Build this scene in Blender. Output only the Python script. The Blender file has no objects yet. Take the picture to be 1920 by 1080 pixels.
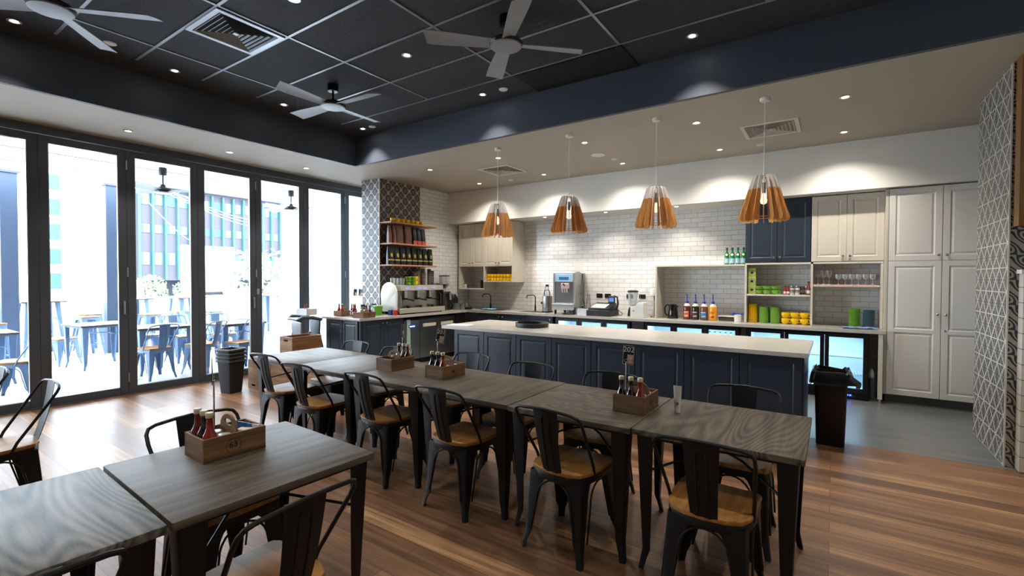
import bpy, bmesh, math, random
from mathutils import Vector, Matrix
random.seed(7)
PI = math.pi
S = bpy.context.scene
COL = S.collection

# ------------------------------------------------------------------ camera, world, exposure
cd = bpy.data.cameras.new('camera'); cam = bpy.data.objects.new('camera', cd); COL.objects.link(cam)
cd.sensor_width = 36.0; cd.lens = 16.656; cd.clip_start = 0.05; cd.clip_end = 300
_y, _p, _r = math.radians(34.136), math.radians(1.1445), math.radians(-0.1654)
_f = Vector((-math.sin(_y)*math.cos(_p), math.cos(_y)*math.cos(_p), -math.sin(_p)))
_rt = Vector((math.cos(_y), math.sin(_y), 0)); _dn = _f.cross(_rt)
_r2 = math.cos(_r)*_rt + math.sin(_r)*_dn; _d2 = -math.sin(_r)*_rt + math.cos(_r)*_dn
_m = Matrix((( _r2.x, -_d2.x, -_f.x), (_r2.y, -_d2.y, -_f.y), (_r2.z, -_d2.z, -_f.z)))
cam.matrix_world = Matrix.Translation((0, 0, 1.5)) @ _m.to_4x4()
S.camera = cam
S.view_settings.view_transform = 'Standard'
S.view_settings.look = 'None'
S.view_settings.exposure = 0.55
S.view_settings.gamma = 1.0
S.view_settings.use_curve_mapping = False
S.cycles.max_bounces = 10
S.cycles.transparent_max_bounces = 16
S.cycles.sample_clamp_indirect = 6.0
S.cycles.caustics_reflective = False
S.cycles.caustics_refractive = False
S.cycles.use_denoising = True

W = bpy.data.worlds.new('sky'); S.world = W; W.use_nodes = True
W.node_tree.nodes['Background'].inputs[0].default_value = (0.80, 0.90, 1.0, 1)
W.node_tree.nodes['Background'].inputs[1].default_value = 12.5

def light(kind, name, loc, energy, color=(1, 1, 1), rot=(0, 0, 0), **kw):
    l = bpy.data.lights.new(name, kind); l.energy = energy; l.color = color
    for k, v in kw.items(): setattr(l, k, v)
    o = bpy.data.objects.new(name, l); COL.objects.link(o); o.location = loc; o.rotation_euler = rot
    return o
light('SUN', 'sun', (0, 0, 20), 12.0, (1, .97, .92), (math.radians(25), math.radians(-22), 0), angle=0.02)
po = light('AREA', 'daylight_portal', (-7.6, 2.2, 1.6), 1, rot=(0, -PI/2, 0), shape='RECTANGLE', size=3.1, size_y=7.0)
po.data.cycles.is_portal = True

# ------------------------------------------------------------------ helpers
def srgb(h, a=1.0):
    if isinstance(h, (tuple, list)): return (*h[:3], a)
    h = h.lstrip('#'); c = [int(h[i:i+2], 16)/255 for i in (0, 2, 4)]
    return (*[x/12.92 if x <= .04045 else ((x+.055)/1.055)**2.4 for x in c], a)

class NT:
    """small node-tree writer"""
    def __init__(s, m): m.use_nodes = True; s.t = m.node_tree; s.n = s.t.nodes; s.l = s.t.links; s.b = s.n.get('Principled BSDF')
    def new(s, typ, **kw):
        n = s.n.new(typ)
        for k, v in kw.items():
            if k.startswith('i_'):
                key = k[2:]; key = int(key) if key.isdigit() else key.replace('_', ' ')
                s.set(n.inputs[key], v)
            else: setattr(n, k, v)
        return n
    def set(s, inp, v):
        if hasattr(v, 'is_output') or isinstance(v, bpy.types.NodeSocket): s.l.new(v, inp)
        else: inp.default_value = v
    def math(s, op, a, b=0.0, c=0.0, clamp=False):
        n = s.n.new('ShaderNodeMath'); n.operation = op; n.use_clamp = clamp
        s.set(n.inputs[0], a); s.set(n.inputs[1], b); s.set(n.inputs[2], c); return n.outputs[0]
    def ramp(s, fac, stops):
        n = s.n.new('ShaderNodeValToRGB'); e = n.color_ramp.elements
        while len(e) < len(stops): e.new(.5)
        for i, (p, c) in enumerate(stops): e[i].position = p; e[i].color = srgb(c)
        s.l.new(fac, n.inputs[0]); return n.outputs[0]
    def mix(s, fac, a, b, mode='MIX'):
        n = s.n.new('ShaderNodeMix'); n.data_type = 'RGBA'; n.blend_type = mode
        s.set(n.inputs[0], fac); s.set(n.inputs[6], a); s.set(n.inputs[7], b); return n.outputs[2]
    def co(s, axes='xyz', scale=(1, 1, 1), off=(0, 0, 0), src='Object'):
        tc = s.n.new('ShaderNodeTexCoord'); sp = s.n.new('ShaderNodeSeparateXYZ'); s.l.new(tc.outputs[src], sp.inputs[0])
        cb = s.n.new('ShaderNodeCombineXYZ')
        for i, a in enumerate(axes):
            if a == '0': continue
            v = s.math('MULTIPLY_ADD', sp.outputs['xyz'.index(a)], scale[i], off[i]); s.l.new(v, cb.inputs[i])
        return cb.outputs[0]
    def bump(s, h, dist=.002, strength=.5):
        n = s.n.new('ShaderNodeBump'); n.inputs['Strength'].default_value = strength; n.inputs['Distance'].default_value = dist
        s.l.new(h, n.inputs['Height']); s.l.new(n.outputs[0], s.b.inputs['Normal'])

MATS = {}
def mat(name, col, rough=.5, metal=0., var=.0, vscale=8., bump=0., emit=None, estr=0., trans=0., alpha=1., coat=0., spec=.5, ior=1.45):
    if name in MATS: return MATS[name]
    m = bpy.data.materials.new(name); t = NT(m); b = t.b
    b.inputs['Base Color'].default_value = srgb(col); b.inputs['Roughness'].default_value = rough; b.inputs['Metallic'].default_value = metal
    b.inputs['Specular IOR Level'].default_value = spec; b.inputs['IOR'].default_value = ior
    if var or bump:
        no = t.new('ShaderNodeTexNoise', i_Scale=vscale, i_Detail=4.0, i_Vector=t.co())
        if var:
            c = srgb(col); d = [max(0, x*(1-var)) for x in c[:3]]; l = [min(1, x*(1+var)) for x in c[:3]]
            t.l.new(t.ramp(no.outputs[0], [(.3, tuple(d)), (.7, tuple(l))]), b.inputs['Base Color'])
        if bump: t.bump(no.outputs[0], .003, bump)
    if emit: b.inputs['Emission Color'].default_value = srgb(emit); b.inputs['Emission Strength'].default_value = estr
    if trans: b.inputs['Transmission Weight'].default_value = trans
    if alpha < 1: b.inputs['Alpha'].default_value = alpha
    if coat: b.inputs['Coat Weight'].default_value = coat
    MATS[name] = m; return m

def glass_mat(name, tint=(1, 1, 1), refl=.12, rough=.02):
    """thin pane: straight-through glass with a mirror share"""
    if name in MATS: return MATS[name]
    m = bpy.data.materials.new(name); t = NT(m)
    t.n.remove(t.b); out = t.n['Material Output']
    tr = t.new('ShaderNodeBsdfTransparent'); tr.inputs[0].default_value = (*tint, 1)
    gl = t.new('ShaderNodeBsdfGlossy'); gl.inputs['Roughness'].default_value = rough
    lw = t.new('ShaderNodeLayerWeight'); lw.inputs[0].default_value = refl; fo = lw.outputs[0]
    if refl >= .5:   # blown glassware: pale milky edge, clear middle
        fo = t.math('MULTIPLY_ADD', lw.outputs[1], .75, .12); gl = t.new('ShaderNodeBsdfPrincipled'); gl.inputs['Base Color'].default_value = (.8, .82, .83, 1); gl.inputs['Roughness'].default_value = .1
    mx = t.new('ShaderNodeMixShader'); t.l.new(fo, mx.inputs[0]); t.l.new(tr.outputs[0], mx.inputs[1]); t.l.new(gl.outputs[0], mx.inputs[2])
    t.l.new(mx.outputs[0], out.inputs[0]); MATS[name] = m; return m

def wood_mat(name, dark, light_, axis='x', scale=1., rough=.5, bump=.25, ring=False):
    """straight or cathedral grain running along an object axis"""
    if name in MATS: return MATS[name]
    m = bpy.data.materials.new(name); t = NT(m)
    sc = {'x': (1.6, 22, 22), 'y': (22, 1.6, 22), 'z': (22, 22, 1.6)}[axis]
    oi = t.new('ShaderNodeObjectInfo')
    base = t.co('xyz', tuple(v*scale for v in sc))
    ad = t.new('ShaderNodeVectorMath', operation='ADD'); t.l.new(base, ad.inputs[0])
    rv = t.new('ShaderNodeCombineXYZ'); r = t.math('MULTIPLY', oi.outputs['Random'], 57.)
    for i in range(3): t.l.new(r, rv.inputs[i])
    t.l.new(rv.outputs[0], ad.inputs[1])
    n1 = t.new('ShaderNodeTexNoise', i_Scale=1.0, i_Detail=8.0, i_Roughness=.65, i_Distortion=.25); t.l.new(ad.outputs[0], n1.inputs['Vector'])
    fac = n1.outputs[0]
    if ring:
        sw = t.co('xyz', {'x': (.55, 2.6, 2.6), 'y': (2.6, .55, 2.6), 'z': (2.6, 2.6, .55)}[axis])
        ad2 = t.new('ShaderNodeVectorMath', operation='ADD'); t.l.new(sw, ad2.inputs[0]); t.l.new(rv.outputs[0], ad2.inputs[1])
        n2 = t.new('ShaderNodeTexNoise', i_Scale=1.2, i_Detail=1.0); t.l.new(ad2.outputs[0], n2.inputs['Vector'])
        w = t.math('SINE', t.math('MULTIPLY', n2.outputs[0], 210.))
        w = t.math('MULTIPLY_ADD', w, .5, .5)
        fac = t.math('ADD', t.math('MULTIPLY', fac, .80), t.math('MULTIPLY', w, .20))
    c = t.ramp(fac, [(.32, dark), (.68, light_)])
    t.l.new(c, t.b.inputs['Base Color']); t.b.inputs['Roughness'].default_value = rough; t.b.inputs['Specular IOR Level'].default_value = .3
    t.bump(fac, .001, bump); MATS[name] = m; return m

class MB:
    def __init__(s): s.bm = bmesh.new()
    def _add(s, tmp, M=None):
        if M is not None: bmesh.ops.transform(tmp, matrix=M, verts=tmp.verts)
        me = bpy.data.meshes.new('_t'); tmp.to_mesh(me); tmp.free(); s.bm.from_mesh(me); bpy.data.meshes.remove(me); return s
    def box(s, x0, x1, y0, y1, z0, z1, bev=0., M=None, seg=1):
        t = bmesh.new(); bmesh.ops.create_cube(t, size=1.0)
        bmesh.ops.transform(t, matrix=Matrix.Translation(((x0+x1)/2, (y0+y1)/2, (z0+z1)/2)) @ Matrix.Diagonal((abs(x1-x0), abs(y1-y0), abs(z1-z0), 1)), verts=t.verts)
        if bev: bmesh.ops.bevel(t, geom=t.edges[:], offset=bev, segments=seg, affect='EDGES', profile=.5)
        return s._add(t, M)
    def lathe(s, prof, c=(0, 0, 0), seg=24, M=None, cap=True):
        t = bmesh.new(); rings = []
        for r, z in prof:
            if r < 1e-6: rings.append([t.verts.new((0, 0, z))])
            else: rings.append([t.verts.new((r*math.cos(2*PI*i/seg), r*math.sin(2*PI*i/seg), z)) for i in range(seg)])
        for a, b in zip(rings, rings[1:]):
            for i in range(seg):
                j = (i+1) % seg
                if len(a) == 1 and len(b) == 1: continue
                if len(a) == 1: t.faces.new((a[0], b[j], b[i]))
                elif len(b) == 1: t.faces.new((a[i], a[j], b[0]))
                else: t.faces.new((a[i], a[j], b[j], b[i]))
        if cap:
            if len(rings[0]) > 1: t.faces.new(list(reversed(rings[0])))
            if len(rings[-1]) > 1: t.faces.new(rings[-1])
        bmesh.ops.recalc_face_normals(t, faces=t.faces)
        T = Matrix.Translation(c)
        return s._add(t, T if M is None else M @ T)
    def cyl(s, c, r, h, r2=None, seg=24, M=None):
        return s.lathe([(r, 0), (r if r2 is None else r2, h)], c, seg, M)
    def tube(s, pts, r, seg=8, closed=False, M=None):
        pts = [Vector(p) for p in pts]; n = len(pts); t = bmesh.new(); rings = []; up = None
        for i, p in enumerate(pts):
            if closed: d = (pts[(i+1) % n]-pts[i-1]).normalized()
            else: d = (pts[min(i+1, n-1)]-pts[max(i-1, 0)]).normalized()
            if up is None:
                up = Vector((0, 0, 1)) if abs(d.z) < .9 else Vector((1, 0, 0))
            u = (up-d*up.dot(d)); u.normalize(); v = d.cross(u); up = u
            rr = r[i] if isinstance(r, (list, tuple)) else r
            rings.append([t.verts.new(p+rr*(math.cos(2*PI*k/seg)*u+math.sin(2*PI*k/seg)*v)) for k in range(seg)])
        m = n if closed else n-1
        for i in range(m):
            a, b = rings[i], rings[(i+1) % n]
            for k in range(seg):
                l = (k+1) % seg; t.faces.new((a[k], a[l], b[l], b[k]))
        if not closed: t.faces.new(list(reversed(rings[0]))); t.faces.new(rings[-1])
        bmesh.ops.recalc_face_normals(t, faces=t.faces)
        return s._add(t, M)
    def prism(s, poly, lo, hi, plane='xy', bev=0., M=None):
        t = bmesh.new()
        f = {'xy': lambda a, b, c: (a, b, c), 'xz': lambda a, b, c: (a, c, b), 'yz': lambda a, b, c: (c, a, b)}[plane]
        A = [t.verts.new(f(a, b, lo)) for a, b in poly]; B = [t.verts.new(f(a, b, hi)) for a, b in poly]
        n = len(poly); fa = t.faces.new(A); fb = t.faces.new(list(reversed(B)))
        for i in range(n): j = (i+1) % n; t.faces.new((A[j], A[i], B[i], B[j]))
        if bev:
            ed = list(set(fa.edges[:]+fb.edges[:])); bmesh.ops.bevel(t, geom=ed, offset=bev, segments=2, affect='EDGES', profile=.5)
        bmesh.ops.recalc_face_normals(t, faces=t.faces)
        return s._add(t, M)
    def loft(s, rings, M=None, cap=True):
        t = bmesh.new(); R_ = [[t.verts.new(p) for p in r] for r in rings]
        n = len(R_[0])
        for a, b in zip(R_, R_[1:]):
            for i in range(n): j = (i+1) % n; t.faces.new((a[i], a[j], b[j], b[i]))
        if cap: t.faces.new(list(reversed(R_[0]))); t.faces.new(R_[-1])
        bmesh.ops.recalc_face_normals(t, faces=t.faces)
        return s._add(t, M)
    def obj(s, name, m, parent=None, smooth=35, loc=None, rot=None):
        me = bpy.data.meshes.new(name); s.bm.to_mesh(me); s.bm.free()
        if smooth:
            me.shade_smooth(); me.set_sharp_from_angle(angle=math.radians(smooth))
        if m: me.materials.append(m)
        o = bpy.data.objects.new(name, me); COL.objects.link(o)
        if parent: o.parent = parent
        if loc: o.location = loc
        if rot: o.rotation_euler = rot
        return o

def tag(o, label=None, cat=None, group=None, kind=None):
    if label: o['label'] = label
    if cat: o['category'] = cat
    if group: o['group'] = group
    if kind: o['kind'] = kind
    return o
def thing(name, label, cat, loc=(0, 0, 0), rotz=0., group=None, kind=None):
    o = bpy.data.objects.new(name, None); COL.objects.link(o); o.location = loc; o.rotation_euler = (0, 0, rotz)
    return tag(o, label, cat, group, kind)
def kids(o): return [c for c in COL.objects if c.parent == o]
KC = {}
def dup(root, loc, rotz=None, label=None, group=None, cat=None, rot=None, scale=None):
    """a copy of a thing with copies of its parts and sub-parts"""
    if root.name not in KC: KC[root.name] = [(c, kids(c)) for c in kids(root)]
    r = root.copy(); COL.objects.link(r); r.location = loc
    if rotz is not None: r.rotation_euler = (0, 0, rotz)
    if rot is not None: r.rotation_euler = rot
    if scale is not None: r.scale = scale
    if label: r['label'] = label
    if group: r['group'] = group
    if cat: r['category'] = cat
    for c, gs in KC[root.name]:
        k = c.copy(); COL.objects.link(k); k.parent = r
        for g in gs:
            q = g.copy(); COL.objects.link(q); q.parent = k
    return r
class Src:
    """first place() uses the thing itself, every later one a copy"""
    def __init__(s, maker): s.mk = maker; s.o = None
    def place(s, loc, rotz=0., label=None, group=None, cat=None, rot=None, scale=None):
        if s.o is None:
            s.o = s.mk(); r = s.o; r.location = loc; r.rotation_euler = rot if rot else (0, 0, rotz)
            if scale: r.scale = scale
            if label: r['label'] = label
            if group: r['group'] = group
            if cat: r['category'] = cat
            return r
        return dup(s.o, loc, rotz, label, group, cat, rot, scale or (1, 1, 1))
def struct(name, mb, m, parent=None, smooth=None, **kw):
    o = mb.obj(name, m, parent, smooth, **kw)
    if parent is None: o['kind'] = 'structure'
    return o
def text_obj(name, body, size, m, parent, loc, rot, depth=.0006, align='CENTER'):
    cu = bpy.data.curves.new('_c', 'FONT'); cu.body = body; cu.size = size; cu.extrude = depth; cu.align_x = align; cu.align_y = 'CENTER'
    ob = bpy.data.objects.new('_c', cu); COL.objects.link(ob)
    dg = bpy.context.evaluated_depsgraph_get(); dg.update()
    me = bpy.data.meshes.new_from_object(ob.evaluated_get(dg)); bpy.data.objects.remove(ob); bpy.data.curves.remove(cu)
    me.materials.clear(); me.materials.append(m)
    o = bpy.data.objects.new(name, me); COL.objects.link(o); o.parent = parent; o.location = loc; o.rotation_euler = rot
    return o
def rrect(hx, hy, r, n=5, cx=0, cy=0):
    p = []
    for sx, sy, a0 in ((1, 1, 0), (-1, 1, PI/2), (-1, -1, PI), (1, -1, 1.5*PI)):
        for k in range(n+1):
            a = a0+PI/2*k/n; p.append((cx+sx*(hx-r)+r*math.cos(a), cy+sy*(hy-r)+r*math.sin(a)))
    return p

# ------------------------------------------------------------------ surface materials
M_navy_wall = mat('navy_wall_paint', '#404855', .55, var=.05, vscale=2)
M_cream = mat('warm_white_ceiling_paint', '#b0a99c', .7, var=.02, vscale=1.5)
M_white = mat('white_wall_paint', '#e2e0d9', .7, var=.02, vscale=1.5)
M_frame = mat('charcoal_door_frame', '#4a5059', .4, var=.06, vscale=3)
M_glass = glass_mat('pane_glass', (.97, .99, 1.), .12)
M_navy = mat('navy_cabinet', '#2b3541', .38, var=.05, vscale=3)
M_cab = mat('warm_white_cabinet', '#cdc6b8', .42, var=.02, vscale=2)
M_white_cab = mat('white_cabinet', '#dedcd5', .42, var=.02, vscale=2)
M_black = mat('black_metal', '#0d0e10', .45, 0.0, var=.15, vscale=6, spec=.4)
M_blackp = mat('black_plastic', '#17181b', .45, var=.1)
M_steel = mat('stainless_steel', '#a6a59f', .3, 1., var=.08, vscale=5)
M_steeld = mat('dark_steel', '#55554f', .35, .9, var=.08, vscale=5)
M_chrome = mat('chrome', '#d8d8d8', .1, 1.)
M_knob = mat('satin_knob', '#b9b2a6', .25, .9)
M_plasticw = mat('white_plastic', '#e8e8e4', .4)
M_seatwood = wood_mat('seat_timber', '#7a5327', '#a9773c', 'y', 1.2, .45)
M_crate = wood_mat('crate_timber', '#54402f', '#8b6746', 'y', 1.2, .6)
M_crate_x = wood_mat('crate_timber_across', '#54402f', '#8b6746', 'x', 1.2, .6)
M_box = wood_mat('storage_crate_timber', '#6b4a33', '#a07750', 'y', .9, .6)
M_boxx = wood_mat('storage_crate_timber_across', '#6b4a33', '#a07750', 'x', .9, .6)
M_table = wood_mat('dark_ash_tabletop', '#332d26', '#6b6053', 'x', 1., .5, .5)
M_tabler = wood_mat('dark_ash_tabletop_flame', '#2f2a23', '#6b6053', 'x', 1., .5, .5, ring=True)
M_shelfw = wood_mat('shelf_timber', '#a9795a', '#cf9f7d', 'y', .8, .5)
M_fin = wood_mat('lamp_timber', '#b98145', '#e6b67a', 'z', 1., .5)
M_post = wood_mat('post_timber', '#6b4c28', '#8f693b', 'z', .8, .5)
M_text = mat('printed_black', '#141414', .7)
M_stone = mat('pale_stone_top', '#b4b0aa', .22, var=.04, vscale=14)
M_yellow = mat('yellow_glaze', '#f2c300', .25, coat=.3)
M_green = mat('green_glaze', '#6da52f', .3, coat=.2)
M_greenl = mat('light_green_glaze', '#7fb443', .3, coat=.2)
M_bluegrey = mat('blue_grey_glaze', '#42586a', .35)
M_cream_d = mat('printed_cream', '#d8d0bc', .6)
M_label = mat('white_paper_label', '#d9d6d0', .7)
M_clear = glass_mat('clear_glassware', (.93, .95, .95), .5, .12)
M_clearp = glass_mat('clear_plastic', (.88, .9, .92), .25, .15)

def wall_uv(t, axes, s=1., off=(0, 0)):
    return t.co(axes+'0', (s, s, 1), (off[0], off[1], 0))

def subway(name, axes):
    m = bpy.data.materials.new(name); t = NT(m)
    br = t.new('ShaderNodeTexBrick', offset=.5, i_Vector=wall_uv(t, axes)); br.inputs['Scale'].default_value = 1.
    br.inputs['Brick Width'].default_value = .20; br.inputs['Row Height'].default_value = .075
    br.inputs['Mortar Size'].default_value = .0022; br.inputs['Mortar Smooth'].default_value = .2
    br.inputs['Color1'].default_value = srgb('#e0dfdd'); br.inputs['Color2'].default_value = srgb('#ebeae8'); br.inputs['Mortar'].default_value = srgb('#8d8882')
    t.l.new(br.outputs[0], t.b.inputs['Base Color']); t.b.inputs['Roughness'].default_value = .12
    no = t.new('ShaderNodeTexNoise', i_Scale=9., i_Detail=2., i_Vector=t.co())
    h = t.math('ADD', t.math('MULTIPLY', br.outputs['Fac'], -1.), t.math('MULTIPLY', no.outputs[0], 1.6))
    t.bump(h, .004, .5); return m
M_sub_xz = subway('white_subway_tile', 'xz')
M_sub_yz = subway('white_subway_tile_side', 'yz')

def ogee(name, axes, dark, light_, per=.2, off=(0, 0)):
    """patterned cement tile: wavy diamond lattice with a flower in each cell"""
    m = bpy.data.materials.new(name); t = NT(m)
    tc = t.n.new('ShaderNodeTexCoord'); sp = t.n.new('ShaderNodeSeparateXYZ'); t.l.new(tc.outputs['Object'], sp.inputs[0])
    a = sp.outputs['xyz'.index(axes[0])]; b = sp.outputs['xyz'.index(axes[1])]
    k = 2*PI/per
    A = t.math('MULTIPLY_ADD', a, k, off[0]); B = t.math('MULTIPLY_ADD', b, k, off[1])
    ca, cb = t.math('COSINE', A), t.math('COSINE', B)
    g = t.math('ADD', ca, cb)
    w2 = t.math('MULTIPLY', t.math('ADD', t.math('COSINE', t.math('MULTIPLY', A, 2.)), t.math('COSINE', t.math('MULTIPLY', B, 2.))), .08)
    G = t.math('ADD', g, w2)
    lattice = t.math('LESS_THAN', t.math('ABSOLUTE', G), .34)
    # inner flower: thin cross and petals
    s2 = t.math('MULTIPLY', t.math('SINE', t.math('MULTIPLY', A, 2.)), t.math('SINE', t.math('MULTIPLY', B, 2.)))
    pet = t.math('GREATER_THAN', t.math('ABSOLUTE', s2), .80)
    cr = t.math('LESS_THAN', t.math('MULTIPLY', t.math('ABSOLUTE', t.math('SINE', A)), t.math('ABSOLUTE', t.math('SINE', B))), .09)
    mid = t.math('MAXIMUM', pet, t.math('MULTIPLY', cr, t.math('GREATER_THAN', t.math('ABSOLUTE', G), .45)))
    grey = [ (d*.55+l*.45) for d, l in zip(srgb(dark)[:3], srgb(light_)[:3])]
    c1 = t.mix(mid, srgb(dark), (*grey, 1))
    c2 = c1
    c3 = t.mix(lattice, c2, srgb(light_))
    t.l.new(c3, t.b.inputs['Base Color']); t.b.inputs['Roughness'].default_value = .45
    return m
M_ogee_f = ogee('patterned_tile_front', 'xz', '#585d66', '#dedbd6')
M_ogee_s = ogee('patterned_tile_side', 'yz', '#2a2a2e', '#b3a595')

def star(name, axes, per=.2):
    m = bpy.data.materials.new(name); t = NT(m)
    tc = t.n.new('ShaderNodeTexCoord'); sp = t.n.new('ShaderNodeSeparateXYZ'); t.l.new(tc.outputs['Object'], sp.inputs[0])
    u = t.math('DIVIDE', sp.outputs['xyz'.index(axes[0])], per); v = t.math('DIVIDE', sp.outputs['xyz'.index(axes[1])], per)
    def line(expr, w): # distance of expr to nearest integer
        f = t.math('ABSOLUTE', t.math('SUBTRACT', t.math('FRACT', t.math('ADD', expr, 1000.5)), .5))
        return t.math('LESS_THAN', f, w)
    l1 = line(t.math('ADD', u, v), .055); l2 = line(t.math('SUBTRACT', u, v), .055)
    l3 = line(t.math('ADD', v, 0.), .022); 
    l4 = line(t.math('ADD', t.math('MULTIPLY', u, 2.), v), .05); l5 = line(t.math('SUBTRACT', t.math('MULTIPLY', u, 2.), v), .05)
    L = l1
    for x in (l2, l3): L = t.math('MAXIMUM', L, x)
    fine = t.math('MAXIMUM', l4, l5)
    dots = t.math('GREATER_THAN', t.math('MULTIPLY', t.math('SINE', t.math('MULTIPLY', u, 8*PI)), t.math('SINE', t.math('MULTIPLY', v, 8*PI))), .35)
    c0 = t.mix(dots, srgb('#3e3e3c'), srgb('#85847e'))
    c0 = t.mix(t.math('MULTIPLY', fine, .7), c0, srgb('#a9a8a2'))
    c = t.mix(L, c0, srgb('#c6c5bf'))
    t.l.new(c, t.b.inputs['Base Color']); t.b.inputs['Roughness'].default_value = .45; return m
M_star = star('star_tile', 'yz')
def scroll(name, axes):
    m = bpy.data.materials.new(name); t = NT(m)
    tc = t.n.new('ShaderNodeTexCoord'); sp = t.n.new('ShaderNodeSeparateXYZ'); t.l.new(tc.outputs['Object'], sp.inputs[0])
    A = t.math('MULTIPLY', sp.outputs['xyz'.index(axes[0])], 2*PI/.2); B = t.math('MULTIPLY', sp.outputs['xyz'.index(axes[1])], 2*PI/.2)
    g = t.math('ADD', t.math('COSINE', t.math('ADD', A, t.math('MULTIPLY', t.math('SINE', B), 1.3))), t.math('COSINE', t.math('ADD', B, t.math('MULTIPLY', t.math('SINE', A), 1.3))))
    f = t.math('GREATER_THAN', t.math('SINE', t.math('MULTIPLY', g, 4.2)), .1)
    t.l.new(t.mix(f, srgb('#2a292c'), srgb('#9a948a')), t.b.inputs['Base Color']); t.b.inputs['Roughness'].default_value = .45; return m
M_scroll = scroll('scroll_tile', 'xz')

def floor_wood():
    m = bpy.data.materials.new('timber_floor'); t = NT(m)
    v = t.co('xy0')
    br = t.new('ShaderNodeTexBrick', offset=.37, i_Vector=v); br.inputs['Scale'].default_value = 1.
    br.inputs['Brick Width'].default_value = 1.9; br.inputs['Row Height'].default_value = .135
    br.inputs['Mortar Size'].default_value = .0012; br.inputs['Mortar Smooth'].default_value = .0; br.inputs['Bias'].default_value = 0.
    br.inputs['Color1'].default_value = (0, 0, 0, 1); br.inputs['Color2'].default_value = (1, 1, 1, 1); br.inputs['Mortar'].default_value = (.3, .3, .3, 1)
    n = t.new('ShaderNodeTexNoise', i_Scale=1., i_Detail=6., i_Roughness=.6, i_Vector=t.co('xyz', (1.3, 34, 1)))
    n2 = t.new('ShaderNodeTexNoise', i_Scale=1., i_Detail=2., i_Vector=t.co('xyz', (.5, 5, 1)))
    f = t.math('ADD', t.math('MULTIPLY', br.outputs[0], .22), t.math('ADD', t.math('MULTIPLY', n.outputs[0], .48), t.math('MULTIPLY', n2.outputs[0], .30)))
    c = t.ramp(f, [(.30, '#4b3526'), (.45, '#6b4d37'), (.56, '#826045'), (.70, '#b48c66')])
    c = t.mix(br.outputs['Fac'], c, srgb('#3a2618'))
    t.l.new(c, t.b.inputs['Base Color']); t.b.inputs['Roughness'].default_value = .27
    t.l.new(t.math('MULTIPLY_ADD', n.outputs[0], .2, .29), t.b.inputs['Roughness']); t.b.inputs['Specular IOR Level'].default_value = .3
    t.bump(t.math('MULTIPLY', br.outputs['Fac'], -1.), .001, .4); return m
def floor_tile():
    m = bpy.data.materials.new('grey_floor_tile'); t = NT(m)
    v = t.co('xy0', (1, 1, 1), (.36, .48, 0))
    br = t.new('ShaderNodeTexBrick', offset=.5, i_Vector=v); br.inputs['Scale'].default_value = 1.
    br.inputs['Brick Width'].default_value = .6; br.inputs['Row Height'].default_value = .6; br.inputs['Mortar Size'].default_value = .002
    br.inputs['Color1'].default_value = srgb('#4e5051'); br.inputs['Color2'].default_value = srgb('#5f6161'); br.inputs['Mortar'].default_value = srgb('#3a3b3b')
    n = t.new('ShaderNodeTexNoise', i_Scale=1., i_Detail=5., i_Vector=t.co('xyz', (1.5, 14, 1)))
    c = t.mix(.5, br.outputs[0], t.ramp(n.outputs[0], [(.3, '#404242'), (.7, '#6c6e6d')]))
    t.l.new(c, t.b.inputs['Base Color']); t.b.inputs['Roughness'].default_value = .3; return m
def ceil_tile():
    m = bpy.data.materials.new('black_acoustic_tile'); t = NT(m)
    n = t.new('ShaderNodeTexNoise', i_Scale=1., i_Detail=6., i_Roughness=.7, i_Vector=t.co('xyz', (26, 110, 1)))
    t.l.new(t.ramp(n.outputs[0], [(.33, '#1a1c1f'), (.60, '#303338'), (.75, '#4c5159')]), t.b.inputs['Base Color'])
    t.b.inputs['Roughness'].default_value = .85; t.bump(n.outputs[0], .002, .5); return m
def boards(name, col):
    m = bpy.data.materials.new(name); t = NT(m)
    tc = t.n.new('ShaderNodeTexCoord'); sp = t.n.new('ShaderNodeSeparateXYZ'); t.l.new(tc.outputs['Object'], sp.inputs[0])
    fr = t.math('FRACT', t.math('DIVIDE', sp.outputs[2], .12))
    t.l.new(t.mix(t.math('LESS_THAN', fr, .06), srgb(col), srgb('#77736b')), t.b.inputs['Base Color']); t.bump(fr, .012, .6)
    t.b.inputs['Roughness'].default_value = .5; return m

# ================================================================== THE ROOM
struct('floor', MB().box(-7.45, 1.75, -4.2, 5.28, -.05, 0), floor_wood())
struct('floor_kitchen', MB().box(-7.45, 3.2, 5.28, 8.0, -.05, 0), floor_tile())
mb = MB(); mb.box(-6.10, 3.2, -4.2, 4.70, 3.65, 3.70)
struct('ceiling', mb, ceil_tile())
mb = MB()
mb.box(-7.6, -6.10, -4.2, 8.0, 3.22, 3.30); mb.box(-6.10, 3.2, 4.70, 8.0, 3.22, 3.30)
struct('ceiling_low', mb, M_cream)
struct('trim_1', MB().box(-6.14, -6.094, -4.2, 4.694, 3.217, 3.66), M_navy_wall)
struct('trim_2', MB().box(-6.14, 3.2, 4.694, 4.74, 3.217, 3.66), M_navy_wall)
struct('trim_3', MB().box(-7.0, 3.2, 7.27, 7.9, 2.61, 3.22), M_white)      # boxed soffit above the cupboards
struct('wall_back', MB().box(-6.5, 3.2, 7.90, 8.0, 0, 3.22), M_sub_xz)
struct('wall_kitchen_left', MB().box(-6.62, -6.5, 6.47, 7.9, 0, 3.22), M_sub_yz)
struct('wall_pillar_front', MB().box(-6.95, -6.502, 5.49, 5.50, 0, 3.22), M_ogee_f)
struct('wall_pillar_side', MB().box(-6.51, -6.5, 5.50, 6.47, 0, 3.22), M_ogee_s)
struct('wall_pillar', MB().box(-6.95, -6.51, 5.50, 6.47, 0, 3.22), M_white)
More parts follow.
